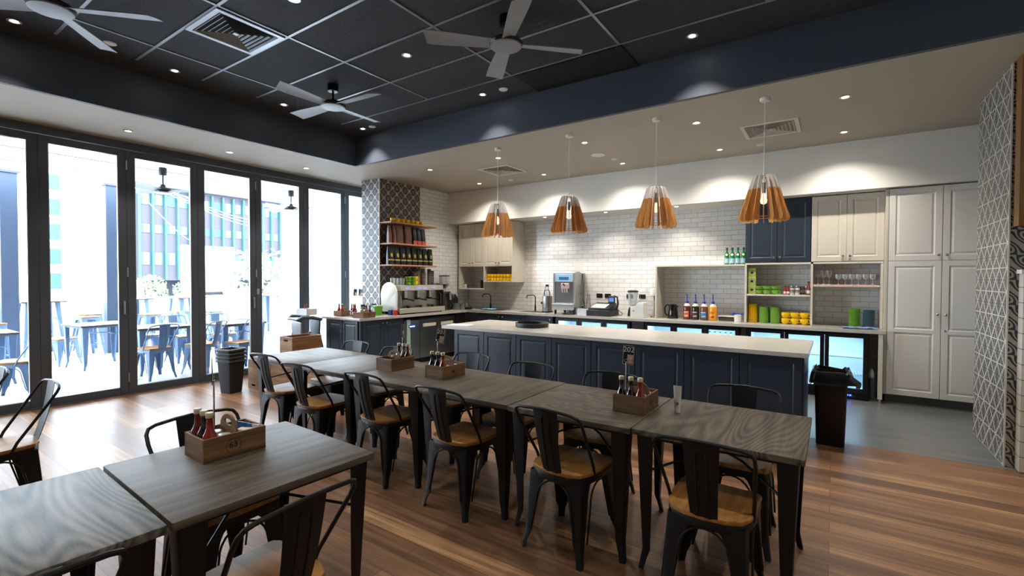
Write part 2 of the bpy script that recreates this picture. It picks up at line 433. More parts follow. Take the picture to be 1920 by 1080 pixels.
struct('trim_4', MB().box(-6.502, -6.488, 5.488, 5.502, 0, 3.22), mat('white_edge_strip', '#e6e4e0', .4))
struct('wall_left_end', MB().box(-7.45, -6.95, 6.05, 6.15, 0, 3.22), M_white)
struct('wall_left', MB().box(-7.60, -7.45, -4.2, -1.02, 0, 3.22), M_white)
struct('wall_front', MB().box(-7.6, 1.9, -4.3, -4.2, 0, 3.66), M_white)
struct('wall_right', MB().box(1.75, 1.85, -4.2, 5.24, 0, 3.66), boards('white_weatherboard', '#d6d2c8'))
struct('wall_right_tiled', MB().box(1.155, 1.165, 5.36, 6.38, 0, 3.22), M_star)
struct('wall_right_core', MB().box(1.165, 1.85, 5.36, 6.38, 0, 3.22), M_white)
struct('wall_right_end', MB().box(1.158, 1.85, 5.35, 5.36, 0, 3.22), M_scroll)
struct('trim_5', MB().box(1.150, 1.160, 5.345, 5.362, 0, 3.22), M_cab)
struct('wall_counter_panel', MB().box(1.215, 1.75, 5.24, 5.35, 0, 1.55), boards('white_weatherboard_low', '#cfcbc0'))
struct('trim_6', MB().box(1.20, 1.75, 5.22, 5.35, 1.55, 1.58), M_white_cab)
mb = MB(); mb.box(1.172, 1.75, 5.20, 5.33, 1.92, 3.22)
struct('trim_7', mb, M_post)
struct('wall_far_right', MB().box(3.2, 3.3, 5.2, 8.0, 0, 3.3), M_white)
struct('wall_behind_right', MB().box(1.85, 3.3, 5.2, 5.3, 0, 3.66), M_white)

# ceiling grid bars
M_bar = mat('grid_bar', '#8d9299', .35, .6)
mb = MB()
for x in (-5.25, -4.05, -2.85, -1.65, -.45, .75): mb.box(x-.012, x+.012, -4.2, 4.17, 3.643, 3.65)
for k in range(-10, 5): y = 1.82+.588*k; mb.box(-5.72, 3.2, y-.012, y+.012, 3.6435, 3.65)
struct('trim_8', mb, M_bar)
struct('trim_9', MB().box(-2.82, -1.64, 4.19, 4.69, 3.635, 3.65), mat('matt_black_panel', '#0b0b0c', .9))

# ---- folding glass doors, seams every 0.815 m
seams = [-1.0, -.187, .628, 1.443, 2.257, 3.072, 3.887, 4.702, 5.52, 6.04]
M_handle = mat('door_steel', '#b8bcc0', .3, .9)
struct('trim_10', MB().box(-7.58, -7.45, -1.02, 6.05, 3.125, 3.22).box(-7.58, -7.45, -1.02, 6.05, 0, .012), M_frame)
for i in range(len(seams)-1):
    a, b = seams[i]+.0008, seams[i+1]-.0008
    d = bpy.data.objects.new('door_%d' % (i+1), None); COL.objects.link(d); d['kind'] = 'structure'; d.location = (-7.5, a, 0)
    w = b-a; st = .085
    mb = MB()
    mb.box(-.03, .03, 0, st, .015, 3.12, .003); mb.box(-.03, .03, w-st, w, .015, 3.12, .003)
    mb.box(-.03, .03, st, w-st, .015, .10, .003); mb.box(-.03, .03, st, w-st, 3.035, 3.12, .003)
    mb.obj('door_frame', M_frame, d)
    mb = MB()
    for (y0, y1, z0, z1) in ((st, st+.008, .10, 3.035), (w-st-.008, w-st, .10, 3.035)): mb.box(.004, .03, y0, y1, z0, z1)
    mb.obj('glazing_bead', M_handle, d)
    MB().box(-.004, .004, st, w-st, .10, 3.035).obj('glass', M_glass, d)
    if i in (3, 5, 7, 1):  # hinges on every other seam
        for z in (.22, 1.57, 2.93):
            MB().cyl((.036, w, z-.06), .009, .12, seg=10).obj('hinge', M_handle, d)
        if i == 3: MB().box(.03, .045, w-.05, w-.03, 1.16, 1.20, .003).box(.045, .06, w-.05, w-.03, 1.03, 1.2, .004).obj('door_handle', M_handle, d)
    if i == 5:
        MB().box(.03, .045, w-.05, w-.03, 1.16, 1.20, .003).box(.045, .06, w-.05, w-.03, 1.03, 1.2, .004).obj('door_handle', M_handle, d)
        MB().box(.03, .036, w+.01, w+.05, 1.24, 1.33, .002).obj('lock_plate', M_handle, d)

# ---- downlights, sensors, speakers
M_led = mat('lamp_face', '#ffffff', .5, emit=(1., .95, .86), estr=40.)
M_ring = mat('lamp_ring', '#d8d8d8', .3, .5)
def mk_down(): 
    t = thing('downlight', 'd', 'ceiling light')
    MB().lathe([(.030, -.001), (.046, -.001), (.050, -.006), (.034, -.006), (.030, -.001)], seg=20, cap=False).obj('rim', M_ring, t)
    MB().lathe([(0, -.003), (.026, -.003)], seg=16, cap=False).obj('lamp_lens', M_led, t)
    return t
DL = Src(mk_down)
upper = [(-5.72, .98), (-5.69, 2.14), (-5.67, 3.31), (-5.63, 4.47), (-3.43, 3.24), (-3.42, 4.42), (-3.47, 2.11), (-1.06, 4.39), (-1.08, 3.22)]
low_l = [(-6.87, 2.1), (-6.87, 3.23), (-6.86, 4.36)]
kit = [(-5.31, 5.51), (-5.33, 6.8), (-3.98, 5.51), (-3.98, 6.8), (-2.62, 5.49), (-2.62, 6.79), (-1.27, 5.48), (-1.27, 6.78), (.07, 5.48), (.08, 6.77)]
sof = [(-4.32, 7.42), (-3.15, 7.42), (-2.0, 7.42)]
def spot(x, y, z, e, size=95, blend=.6):
    light('SPOT', 'downlight_or_fill_beam', (x, y, z-.012), e, (1, .91, .80), (0, 0, 0), spot_size=math.radians(size), spot_blend=blend, shadow_soft_size=.03)
nm = ['first', 'second', 'third', 'fourth']
pos_u = ['by the doors, nearest the camera', 'by the doors, left of the ceiling vent', 'by the doors, behind the far ceiling fan', 'in the far corner', 'between the two far fans', 'by the bulkhead beyond the centre fan', 'at top edge right of the vent', 'rightmost, near the bulkhead', 'right of the centre fan, near the camera']
for (x, y), l in zip(upper, pos_u):
    DL.place((x, y, 3.65), label='small round downlight in the black ceiling '+l, group='downlights in the black ceiling'); spot(x, y, 3.65, 62)
for (x, y), l in zip(low_l, ['nearest the camera', 'in the middle of three', 'farthest, near the tiled pillar']):
    DL.place((x, y, 3.22), label='small downlight in the pale strip above the glass doors, '+l, group='downlights above the doors'); spot(x, y, 3.22, 38)
for (x, y), l in zip(kit, ['front row above the espresso machine', 'rear row in the left corner', 'front row behind the leftmost pendant cord', 'rear row second from left', 'front row above the second pendant', 'rear row above the soft-serve machine', 'front row between third and fourth pendants', 'rear row above the white niche', 'front row right of the square vent', 'rear row above the pale wall cupboard']):
    DL.place((x, y, 3.22), label='downlight in the kitchen ceiling, '+l, group='kitchen ceiling downlights'); spot(x, y, 3.22, 105 if y > 6 else 84, 135 if y > 6 else 95, 1.0 if y > 6 else .6)
for (x, y), l in zip(sof, ['left', 'middle', 'right']):
    DL.place((x, y, 2.61), label='downlight under the soffit over the white tiles, '+l+' one of three', group='soffit downlights'); spot(x, y, 2.61, 24, 125)
for x in (-3.4, -1.1): 
    for y in (-.2, -2.6): spot(x, y, 3.65, 85)  # unseen fill spots behind the camera, added without fittings to brighten the room
for x, y in ((-5.7, -1.4), (.9, 1.), (.9, -1.5), (1.4, 3.2)): spot(x, y, 3.65, 75)  # more added fill spots out of view, no lamp fitting belongs to them
def mk_disc(r, name, cat, h=.012):
    def f():
        o = MB().lathe([(r, 0), (r, -h*.6), (r*.85, -h), (0, -h)], seg=28).obj(name, M_plasticw); tag(o, 'x', cat); return o
    return f
d1 = Src(mk_disc(.05, 'smoke_detector', 'detector'))
for (x, y, z, l) in ((-5.52, 1.56, 3.65, 'flat white round sensor in the black ceiling near the left fan'), (-3.13, 4.43, 3.65, 'flat white round sensor in the black ceiling below the centre fan'),
                     (-5.44, 4.48, 3.65, 'flat white round sensor in the far corner of the black ceiling'), (-2.63, 6.49, 3.22, 'small white sensor right of the round ceiling speaker'),
                     (-4.68, 6.85, 3.22, 'small white sensor behind the left kitchen vent'), (-.79, 6.82, 3.22, 'small white sensor behind the right kitchen vent')):
    d1.place((x, y, z), label=l, group='round ceiling sensors')
tag(MB().lathe([(.10, 0), (.10, -.006), (.09, -.01), (0, -.01)], c=(0, 0, 0), seg=32).obj('ceiling_speaker', M_plasticw, loc=(-2.72, 6.14, 3.22)), 'large flat white round speaker in the kitchen ceiling', 'speaker')

# ---- air vents
M_ventw = mat('vent_white', '#d9d5cd', .5)
M_ventm = mat('vent_silver', '#a7adb5', .35, .5)
M_void = mat('vent_void', '#08090a', .9)
def vent(loc, m, label):
    t = thing('ceiling_vent', label, 'air vent', loc)
    h = .285
    def ringbox(mb, a, b, z0, z1):
        mb.box(-b, b, -b, -a, z0, z1); mb.box(-b, b, a, b, z0, z1); mb.box(-b, -a, -a, a, z0, z1); mb.box(a, b, -a, a, z0, z1)
    mb = MB(); ringbox(mb, .245, h, -.010, -.001); mb.obj('frame', m, t)
    MB().box(-.25, .25, -.25, .25, -.003, -.001).obj('backing', M_void if m is M_ventm else mat('vent_shadow_grey', '#8d8880', .8), t)
    for k in range(6):
        b = .238-k*.038; a = b-.016
        t2 = bmesh.new(); mb = MB()
        # sloped louvre ring
        lo = [(-b, -b, -.012), (b, -b, -.012), (b, b, -.012), (-b, b, -.012)]; hi = [(-a, -a, -.004), (a, -a, -.004), (a, a, -.004), (-a, a, -.004)]
        V = [t2.verts.new(p) for p in lo+hi]
        for i in range(4): j = (i+1) % 4; t2.faces.new((V[i], V[j], V[4+j], V[4+i]))
        bmesh.ops.solidify(t2, geom=t2.faces[:], thickness=.002)
        mb._add(t2); mb.obj('louvre', m, t, smooth=None)
    MB().box(-.02, .02, -.02, .02, -.012, -.004).obj('louvre', m, t)
    return t
vent((-4.36, 2.11, 3.643), M_ventm, 'square silver louvred air vent in the black ceiling grid')
vent((-4.37, 6.18, 3.22), M_ventw, 'square white louvred vent in the kitchen ceiling behind the leftmost pendant')
vent((-.617, 6.17, 3.22), M_ventw, 'square white louvred vent in the kitchen ceiling behind the rightmost pendant')

# ---- ceiling fans
M_fan = mat('fan_blade', '#8e949b', .45, .1)
M_fanh = mat('fan_housing', '#17181a', .35, .3)
def mk_fan():
    t = thing('ceiling_fan', 'f', 'ceiling fan')
    MB().lathe([(.055, 0), (.06, -.03), (.055, -.075), (.02, -.08), (0, -.08)], seg=24).obj('canopy', M_fanh, t)
    MB().cyl((0, 0, -.20), .012, .14, seg=12).obj('rod', M_fanh, t)
    MB().lathe([(0, -.165), (.03, -.165), (.045, -.19), (.125, -.205), (.14, -.225), (.13, -.243), (0, -.243)], seg=36).obj('motor_housing', M_fanh, t)
    MB().lathe([(.128, -.243), (.126, -.252), (.10, -.256), (0, -.258)], seg=36).obj('cover_disc', M_fan, t)
    for k in range(4):
        M = Matrix.Rotation(k*PI/2, 4, 'Z')
        rings = []
        for r in [0.10, .2, .35, .5, .62, .655]:
            w = .052+.022*min(1, (r-.1)/.4); tw = math.radians(14)
            sweep = 0.0 if r < .6 else .006
            pts = []
            for s_ in (-1, -.5, 0, .5, 1): pts.append((r+(.02*s_ if r > .6 else 0), w*s_, -.222+w*s_*math.sin(tw)-.004*(s_*s_)))
            for s_ in (1, .5, 0, -.5, -1): pts.append((r+(.02*s_ if r > .6 else 0), w*s_, -.228+w*s_*math.sin(tw)-.004*(s_*s_)))
            rings.append(pts)
        MB().loft(rings, M).obj('blade', M_fan, t)
    return t
FAN = Src(mk_fan)
FAN.place((-4.64, .98, 3.65), math.radians(46), 'four-bladed ceiling fan at the top left corner of the picture', 'ceiling fans inside')
FAN.place((-2.25, 3.22, 3.65), math.radians(45), 'four-bladed ceiling fan in the middle of the black ceiling', 'ceiling fans inside')
FAN.place((-4.64, 3.28, 3.65), math.radians(3), 'far ceiling fan with pale blades, in the corner by doors and kitchen', 'ceiling fans inside')

# ---- pendant lamps over the island
M_acr = mat('frosted_acrylic', '#e4e1de', .4)
M_bulb = mat('bulb_glow', '#fff3d6', .3, emit=(1., .86, .62), estr=.6)
def mk_pend():
    t = thing('pendant_lamp', 'p', 'pendant lamp')   # origin at the ceiling
    MB().lathe([(.045, 0), (.047, -.012), (.042, -.03), (.01, -.034), (0, -.034)], seg=28).obj('canopy', M_plasticw, t)
    MB().cyl((0, 0, -.83), .0045, .80, seg=8).obj('cord', M_plasticw, t)
    n = 16
    for k in range(n):
        a = 2*PI*k/n+.1; M = Matrix.Rotation(a, 4, 'Z')
        zt, zm, zb = -.735, -.865, -1.165
        # fin profile in the x-z plane
        low = [(.068, zm), (.136, zm+.004), (.222, zb+.03), (.212, zb), (.125, zb), (.105, zb+.03), (.105, zb+.055), (.10, zb+.06)]
        MB().prism(low, -.0022, .0022, 'xz', M=M).obj('slat', M_fin, t, smooth=None)
        up = [(.045, zt), (.088, zt), (.104, zt-.02), (.137, zm+.0042), (.069, zm+.0042), (.05, zt-.06)]
        MB().prism(up, -.002, .002, 'xz', M=M).obj('acrylic_slat', M_acr, t, smooth=None)
    for r, z in ((.112, zb+.035), (.06, zt-.012)):
        MB().lathe([(r-.03, z), (r, z), (r, z+.005), (r-.03, z+.005), (r-.03, z)], seg=32, cap=False).obj('ring', M_fin, t)
    MB().lathe([(0, -.80), (.016, -.80), (.018, -.86), (.015, -.90), (0, -.90)], seg=16).obj('lamp_holder', mat('lamp_holder_grey', '#7b7b7b', .4), t)
    MB().lathe([(.008, -.90), (.014, -.92), (.030, -.965), (.026, -.995), (.0, -1.01)], seg=16).obj('bulb', M_bulb, t)
    return t
PEN = Src(mk_pend)
for x, l in ((-3.69, 'leftmost of the four over the island'), (-2.635, 'second from left over the island'), (-1.59, 'third from left over the island'), (-.56, 'rightmost, before the navy cupboard')):
    PEN.place((x, 5.10, 3.22), label='slatted timber pendant lamp with white top, '+l, group='slatted pendants over the island')
    light('POINT', 'bulb_light', (x, 5.10, 2.25), 2.5, (1, .8, .55), shadow_soft_size=.03)
#PART2

# ================================================================== CABINETS
def door_mb(w, h, rail=.062, twopanel=None):
    """routed door facing -y, origin at its lower left front corner"""
    mb = MB(); mb.box(.001, w-.001, .0069, .020, .001, h-.001)
    x0, x1 = rail, w-rail
    holes = [(rail, twopanel-rail*.35), (twopanel+rail*.35, h-rail)] if twopanel else [(rail, h-rail)]
    mb.box(0, x0, 0, .020, 0, h, .0015); mb.box(x1, w, 0, .020, 0, h, .0015)
    zs = [0]+[z for hz in holes for z in hz]+[h]
    for k in range(0, len(zs), 2): mb.box(x0-.001, x1+.001, 0, .020, zs[k], zs[k+1], .0015)
    for z0, z1 in holes:   # sloping moulding into the groove, then a raised field
        t2 = bmesh.new(); o = .010
        lo = [(x0, .0005, z0), (x1, .0005, z0), (x1, .0005, z1), (x0, .0005, z1)]; hi = [(x0+o, .0068, z0+o), (x1-o, .0068, z0+o), (x1-o, .0068, z1-o), (x0+o, .0068, z1-o)]
        V = [t2.verts.new(p) for p in lo+hi]
        for i in range(4): j = (i+1) % 4; t2.faces.new((V[i], V[j], V[4+j], V[4+i]))
        mb._add(t2)
        g, g2 = .018, .034
        f0 = [(x0+g, .0068, z0+g), (x1-g, .0068, z0+g), (x1-g, .0068, z1-g), (x0+g, .0068, z1-g)]; f1 = [(x0+g2, .002, z0+g2), (x1-g2, .002, z0+g2), (x1-g2, .002, z1-g2), (x0+g2, .002, z1-g2)]
        t2 = bmesh.new(); V = [t2.verts.new(p) for p in f0+f1]
        for i in range(4): j = (i+1) % 4; t2.faces.new((V[i], V[j], V[4+j], V[4+i]))
        t2.faces.new(V[4:]); mb._add(t2)
    return mb
def knob_obj(par, x, z, name='knob'):
    return MB().lathe([(.005, 0), (.005, .012), (.014, .017), (.015, .024), (.009, .030), (0, .031)], seg=16, M=Matrix.Translation((x, 0, z)) @ Matrix.Rotation(PI/2, 4, 'X')).obj(name, M_knob, par)
def add_door(par, x, y, z, w, h, m, knob=None, rail=.062, two=None):
    d = door_mb(w, h, rail, two).obj('door', m, par, None, loc=(x, y, z))
    if knob: knob_obj(d, *knob)
    return d
# tall white larder cupboards, right
t = thing('tall_cabinet', 'tall white four-door larder cupboard at the right end of the kitchen wall', 'cupboard', (.535, 7.35, 0))
MB().box(0, 1.32, .022, .54, .10, 2.60).obj('body', M_white_cab, t)
MB().box(0, .012, 0, .03, .10, 2.60).obj('side_panel', M_cab, t)
MB().box(.01, 1.32, .06, .10, 0, .10).obj('plinth', floor_tile(), t)
for k in (0, 1):
    x = .018+k*.492; 
    kx = (.455, ) if k == 0 else (.035, )
    d = add_door(t, x, 0, 1.728, .486, .865, M_white_cab, (kx[0], .06)); 
    d = add_door(t, x, 0, .105, .486, 1.617, M_white_cab, (kx[0], .99), two=.78)
    if k == 1: MB().lathe([(.009, 0), (.009, .006), (0, .007)], seg=14, M=Matrix.Translation((.035, 0, .80)) @ Matrix.Rotation(PI/2, 4, 'X')).obj('lock', M_knob, d)
x = .018+2*.492; add_door(t, x, 0, 1.728, .30, .865, M_white_cab); add_door(t, x, 0, .105, .30, 1.617, M_white_cab, two=.78)
# wall cupboards
def wall_cab(x0, x1, z0, z1, m, label, y=7.5, depth=.40, kn=True):
    t = thing('wall_cabinet', label, 'cupboard', (x0, y, 0)); w = x1-x0
    MB().box(0, w, .021, depth, z0, z1).obj('body', m, t)
    for k in (0, 1):
        dw = w/2-.004
        add_door(t, .002+k*(w/2), 0, z0+.004, dw, z1-z0-.008, m, ((dw-.035) if k == 0 else .035, .065))
    return t
wall_cab(-1.05, -.255, 1.735, 2.60, M_navy, 'navy two-door wall cupboard between white tiles and pale cupboard')
wall_cab(-.25, .52, 1.735, 2.60, M_cab, 'pale two-door wall cupboard right of the navy one')
wall_cab(-6.42, -5.745, 1.735, 2.60, M_cab, 'pale two-door wall cupboard in the left corner, over an open shelf')
wall_cab(-5.74, -5.045, 1.735, 2.60, M_cab, 'pale two-door wall cupboard above the yellow cups', y=7.46, depth=.44)
# filler strip between larder and cupboards
struct('trim_11', MB().box(.52, .536, 7.35, 7.9, .10, 2.60), M_cab)
# open shelving below
def open_shelf(label, pieces, loc=(0, 0, 0)):
    t = thing('open_shelf', label, 'shelf', loc)
    for nm_, b in pieces: MB().box(*b, .0015).obj(nm_, M_cab, t)
    return t
Y0, Y1 = 7.50, 7.897
open_shelf('pale open shelf unit left of the navy cupboard framing the kettle and sauce bottles', [('shelf_board', (-2.34, -1.055, Y0, Y1, 1.690, 1.715)), ('side_panel', (-2.34, -2.315, Y0, Y1, .882, 1.690))])
open_shelf('pale open shelf unit under the navy cupboard holding green and yellow crockery', [('shelf_board', (-1.05, -.25, Y0, Y1, 1.705, 1.730)), ('side_panel', (-1.052, -1.027, Y0, Y1, .882, 1.705)), ('shelf_board', (-1.025, -.255, Y0, Y1, 1.265, 1.288))])
open_shelf('pale open shelf unit under the pale cupboard holding wine glasses', [('shelf_board', (-.225, .515, Y0, Y1, 1.705, 1.730)), ('side_panel', (-.25, -.226, Y0, Y1, .882, 1.705)), ('side_panel', (.493, .517, Y0, Y1, .882, 1.704)), ('shelf_board', (-.224, .49, Y0, Y1, 1.405, 1.425))])
open_shelf('open shelf box under the left corner wall cupboard with jars', [('side_panel', (-6.42, -6.395, 7.5, Y1, 1.275, 1.733)), ('side_panel', (-5.775, -5.75, 7.5, Y1, 1.275, 1.733)), ('shelf_board', (-6.395, -5.775, 7.5, Y1, 1.275, 1.30))])
open_shelf('open shelf box under the cupboard, packed with yellow cups', [('side_panel', (-5.74, -5.715, 7.46, Y1, 1.43, 1.733)), ('side_panel', (-5.07, -5.045, 7.46, Y1, 1.43, 1.733)), ('shelf_board', (-5.715, -5.07, 7.46, Y1, 1.43, 1.452))])

# worktops
tag(MB().prism([(-6.90, 4.65), (-5.95, 4.65), (-5.95, 7.20), (.535, 7.20), (.535, 7.897), (-6.497, 7.897), (-6.497, 5.487), (-6.90, 5.487)], .84, .88, 'xy', bev=.003).obj('worktop', M_stone), 'long pale L-shaped stone worktop along the kitchen wall and coffee counter', 'worktop')
# sink base
def base_cab(label, x0, x1, y, ndoors, drawers=False, knobs=True, h=.84, depth=.6, rot=0, loc=None):
    t = thing('base_cabinet', label, 'cabinet', loc or (x0, y, 0), rot); w = x1-x0
    MB().box(0, w, .021, depth, .08, h-.002).obj('body', M_navy, t)
    MB().box(.0, w, .06, depth, 0, .08).obj('plinth', M_blackp, t)
    dw = w/ndoors
    for k in range(ndoors):
        kx = (dw-.045) if k % 2 == 0 else .04
        add_door(t, k*dw+.002, 0, .085, dw-.004, h-.095, M_navy, (kx, h-.145) if knobs else None)
    return t
base_cab('navy base cupboard under the black taps', -5.70, -4.05, 7.24, 3)
base_cab('navy two-door cupboard on the aisle side of the coffee counter', 0, .84, 0, 2, rot=PI/2, loc=(-6.0, 4.745, 0), depth=.42)
# end panel of coffee counter (faces the tables)
t = thing('counter_end_panel', 'navy two-panel end of the coffee counter facing the tables', 'panel', (-6.86, 4.68, 0))
MB().box(0, .86, .021, .06, 0, .838).obj('body', M_navy, t)
for k in range(2): add_door(t, .08+k*.38, 0, .03, .36, .80, M_navy, None, rail=.045)
struct('trim_12', MB().box(-6.86, -6.80, 4.75, 5.48, 0, .838), M_navy)
# under-counter steel fridge, faces +x
t = thing('steel_fridge', 'stainless under-counter fridge with two doors beneath the espresso machine', 'fridge', (-5.99, 5.60, 0), PI/2)
MB().box(0, 1.30, .03, .44, .10, .80).obj('body', M_steel, t)
MB().box(0, .36, .0, .03, .10, .80, .004).obj('control_panel', M_steel, t)
MB().box(.04, .13, -.012, .0, .12, .79, .01).obj('guard_strip', mat('pale_green_plastic', '#9fb8a4', .4), t)
MB().box(.09, .25, -.015, -.001, .645, .70, .002).obj('display', mat('blue_display', '#16305c', .3, emit='#2a60c0', estr=.4), t)
mb = MB()
for k in range(3): mb.box(.11+k*.04, .135+k*.04, -.018, -.014, .665, .68)
mb.obj('display_digits', mat('digit_glow', '#eaf6ff', .3, emit='#d8f0ff', estr=4), t)
for k in range(2):
    d = MB().box(.37+k*.465, .37+k*.465+.455, 0, .03, .10, .76, .004).obj('door', M_steel, t)
    MB().box(.43+k*.465, .43+k*.465+.33, -.006, 0, .64, .70, .002).obj('door_handle', mat('pale_handle_recess', '#c9c2ae', .4), d)
MB().box(0, 1.30, .0, .03, .77, .80, .002).obj('top_rail', M_steeld, t)
MB().box(0, 1.3, .08, .4, 0, .10).obj('plinth', M_blackp, t)
t = thing('dishwasher', 'black under-counter dishwasher in the inner corner of the coffee counter', 'dishwasher', (-5.99, 6.92, 0), PI/2)
MB().box(0, .27, 0, .44, .02, .83, .004).obj('body', M_blackp, t)

# ---- bar fridges under the back worktop
M_fr_in = mat('fridge_lining', '#d6e4ec', .5)
M_fr_led = mat('fridge_led', '#ffffff', .5, emit='#c4e4ff', estr=3.)
M_fr_frame = mat('fridge_black', '#0e1013', .35)
def mk_fridge():
    t = thing('bar_fridge', 'x', 'fridge')
    w, h, dp = 1.36, .83, .60
    mb = MB(); mb.box(0, w, .04, dp, .0, .09); mb.box(0, w, .04, dp, h-.035, h); mb.box(0, .03, .04, dp, .09, h-.035); mb.box(w-.03, w, .04, dp, .09, h-.035); mb.box(0, w, dp-.03, dp, .09, h-.035)
    mb.obj('body', M_fr_frame, t)
    mb = MB(); mb.box(.03, w-.03, dp-.034, dp-.03, .09, h-.035); mb.box(.03, .034, .05, dp-.034, .09, h-.035); mb.box(w-.034, w-.03, .05, dp-.034, .09, h-.035)
    mb.box(.03, w-.03, .05, dp-.034, .09, .094); mb.box(.034, w-.034, .05, dp-.034, h-.039, h-.035); mb.obj('lining', M_fr_in, t)
    mb = MB()
    mb.box(.05, w-.05, .07, .10, h-.047, h-.04); mb.obj('light_strip', M_fr_led, t)
    for z in (.30, .52):
        mb = MB()
        for k in range(44): mb.box(.05+k*.029, .053+k*.029, .08, .52, z, z+.003)
        mb.box(.04, w-.04, .08, .084, z-.004, z+.006); mb.box(.04, w-.04, .30, .304, z-.004, z+.006); mb.obj('wire_shelf', M_plasticw, t)
    dw = (w-.02)/3
    for k in range(3):
        x = .01+k*dw
        mb = MB(); mb.box(x+.002, x+.048, 0, .035, .10, h-.01, .003); mb.box(x+dw-.048, x+dw-.002, 0, .035, .10, h-.01, .003)
        mb.box(x+.048, x+dw-.048, 0, .035, h-.055, h-.01, .002); mb.box(x+.048, x+dw-.048, 0, .035, .10, .145, .002)
        d = mb.obj('door', M_fr_frame, t)
        MB().box(x+.048, x+dw-.048, .012, .018, .145, h-.055).obj('glass', glass_mat('fridge_glass', (.86, .95, 1.), .1), d)
        MB().lathe([(.010, 0), (.010, .004), (0, .004)], seg=14, M=Matrix.Translation((x+.14, 0, .118)) @ Matrix.Rotation(PI/2, 4, 'X')).obj('lock', M_knob, d)
    MB().box(w-.30, w-.12, .028, .04, .03, .075, .01).obj('display', mat('fridge_display', '#30343c', .3), t)
    MB().box(w-.235, w-.20, .022, .028, .045, .062, .001).box(w-.19, w-.17, .022, .028, .045, .062, .001).obj('display_digits', mat('blue_digits', '#2040ff', .3, emit='#3050ff', estr=6), t)
    return t
FR = Src(mk_fridge)
for x, l in ((-4.0, 'left of the three, right of the sink cupboard'), (-2.43, 'middle of the three, below kettle and sauces'), (-.985, 'right of the three, its last door visible past the island')):
    o = FR.place((x, 7.23, 0), label='black three-door glass bar fridge, '+l, group='bar fridges under the worktop')
    light('AREA', 'fridge_light', (x+.68, 7.40, .78), 7, (.74, .89, 1.), (0, 0, 0), shape='RECTANGLE', size=1.2, size_y=.2)
struct('trim_13', MB().box(-2.63, -2.44, 7.26, 7.3, 0, .84).box(-1.06, -.99, 7.26, 7.3, 0, .84), M_steeld)
t = thing('support_post', 'square steel post holding up the right end of the worktop', 'post', (.485, 7.23, 0))
MB().box(-.022, .022, -.022, .022, .05, .838, .002).obj('post', M_cab, t); MB().cyl((0, 0, 0), .012, .05, seg=12).obj('foot', M_chrome, t)

# ---- island
t = thing('island_counter', 'long kitchen island with navy panelled front and pale stone top', 'kitchen island', (-3.99, 4.56, 0))
MB().box(0, 3.80, .021, .90, .0, .858).obj('body', M_navy, t)
for k in range(8): add_door(t, .015+k*.472, 0, .03, .466, .825, M_navy, None, rail=.055)
MB().box(-.15, 3.835, -.06, .96, .86, .90, .003).obj('stone_top', M_stone, t)

# ================================================================== TABLES
def leg_L(corner_top, corner_bot, sx, sy, prof, kick=0.):
    """folded sheet leg: L section whose outer corner runs from top to bottom; prof = [(z, width)]"""
    zt = prof[0][0]; rings = []
    for z, w in prof:
        f = (zt-z)/zt
        k = kick*max(0, (.10-z)/.10)
        cx = corner_top[0]+(corner_bot[0]-corner_top[0])*f+sx*k; cy = corner_top[1]+(corner_bot[1]-corner_top[1])*f+sy*k
        th = min(.006, w*.3); r = min(.012, w*.3)
        p = [(r, 0), (w, 0), (w, th), (th+r*.6, th), (th, th+r*.6), (th, w), (0, w), (0, r), (r*.3, r*.3)]
        rings.append([(cx-sx*a, cy-sy*b, z) for a, b in p])
    return MB().loft(rings)
def mk_table(M_black=M_black):
    t = thing('dining_table', 'x', 'table'); h = .382
    MB().prism(rrect(h, h, .008, 2), .702, .730, 'xy', bev=.002).obj('tabletop', M_table, t)
    mb = MB(); 
    for s in (-1, 1):
        mb.box(-h+.03, h-.03, s*(h-.034)-.003, s*(h-.034)+.003, .682, .702); mb.box(s*(h-.034)-.003, s*(h-.034)+.003, -h+.03, h-.03, .682, .702)
    mb.obj('apron', M_black, t)
    prof = [(.702, .088), (.60, .080), (.40, .066), (.20, .050), (.10, .042), (.05, .033), (0, .030)]
    for sx in (-1, 1):
        for sy in (-1, 1):
            leg_L((sx*(h-.02), sy*(h-.02)), (sx*(h-.05), sy*(h-.05)), sx, sy, prof, .02).obj('leg', M_black, t)
    mb = MB(); a = h-.06
    for s in (-1, 1): mb.tube([(-a, -s*a, .50), (-.1, -s*.1, .575), (.1, s*.1, .575), (a, s*a, .50)], .0065)
    mb.obj('cross_brace', M_black, t)
    return t
TB = Src(mk_table)
row = [(-.47, 2.735), (-1.238, 2.72), (-2.01, 2.735), (-2.776, 2.745), (-3.545, 2.755), (-4.315, 2.79)]
rl = ['rightmost of the long row, beside the bin', 'second from the right in the long row', 'third from the right in the long row', 'third from the left in the long row', 'second from the left in the long row', 'leftmost of the long row, by the wooden crates']
for i, ((x, y), l) in enumerate(zip(row, rl)):
    o = TB.place((x, y, 0), PI/2 if i in (0, 2, 4) else 0, 'square dark timber-topped cafe table, '+l, 'tables of the long row')
E = None
fg = TB.place((-2.065, 1.018, 0), math.radians(90-2.5), 'square dark timber cafe table in the foreground holding crate 63', 'foreground tables')
fg2 = TB.place((-2.10, .242, 0), math.radians(-2.5), 'square grey weathered cafe table at the lower left edge of the picture', 'foreground tables')
for o in (TB.o, fg2):
    pass
for par in [r for r in COL.objects if r.parent is None and r.name.startswith('dining_table')]:
    i = [round(par.location.x, 3)]
    for c in kids(par):
        if c.name.startswith('tabletop'):
            if round(par.location.x, 3) in (-.47, -2.10, -1.238):
                me = c.data.copy(); me.materials.clear()
                me.materials.append(wood_mat('weathered_ash_tabletop', '#2a2927', '#85827b', 'x', 1., .5, .5, ring=True) if par.location.y < .5 else M_tabler); c.data = me

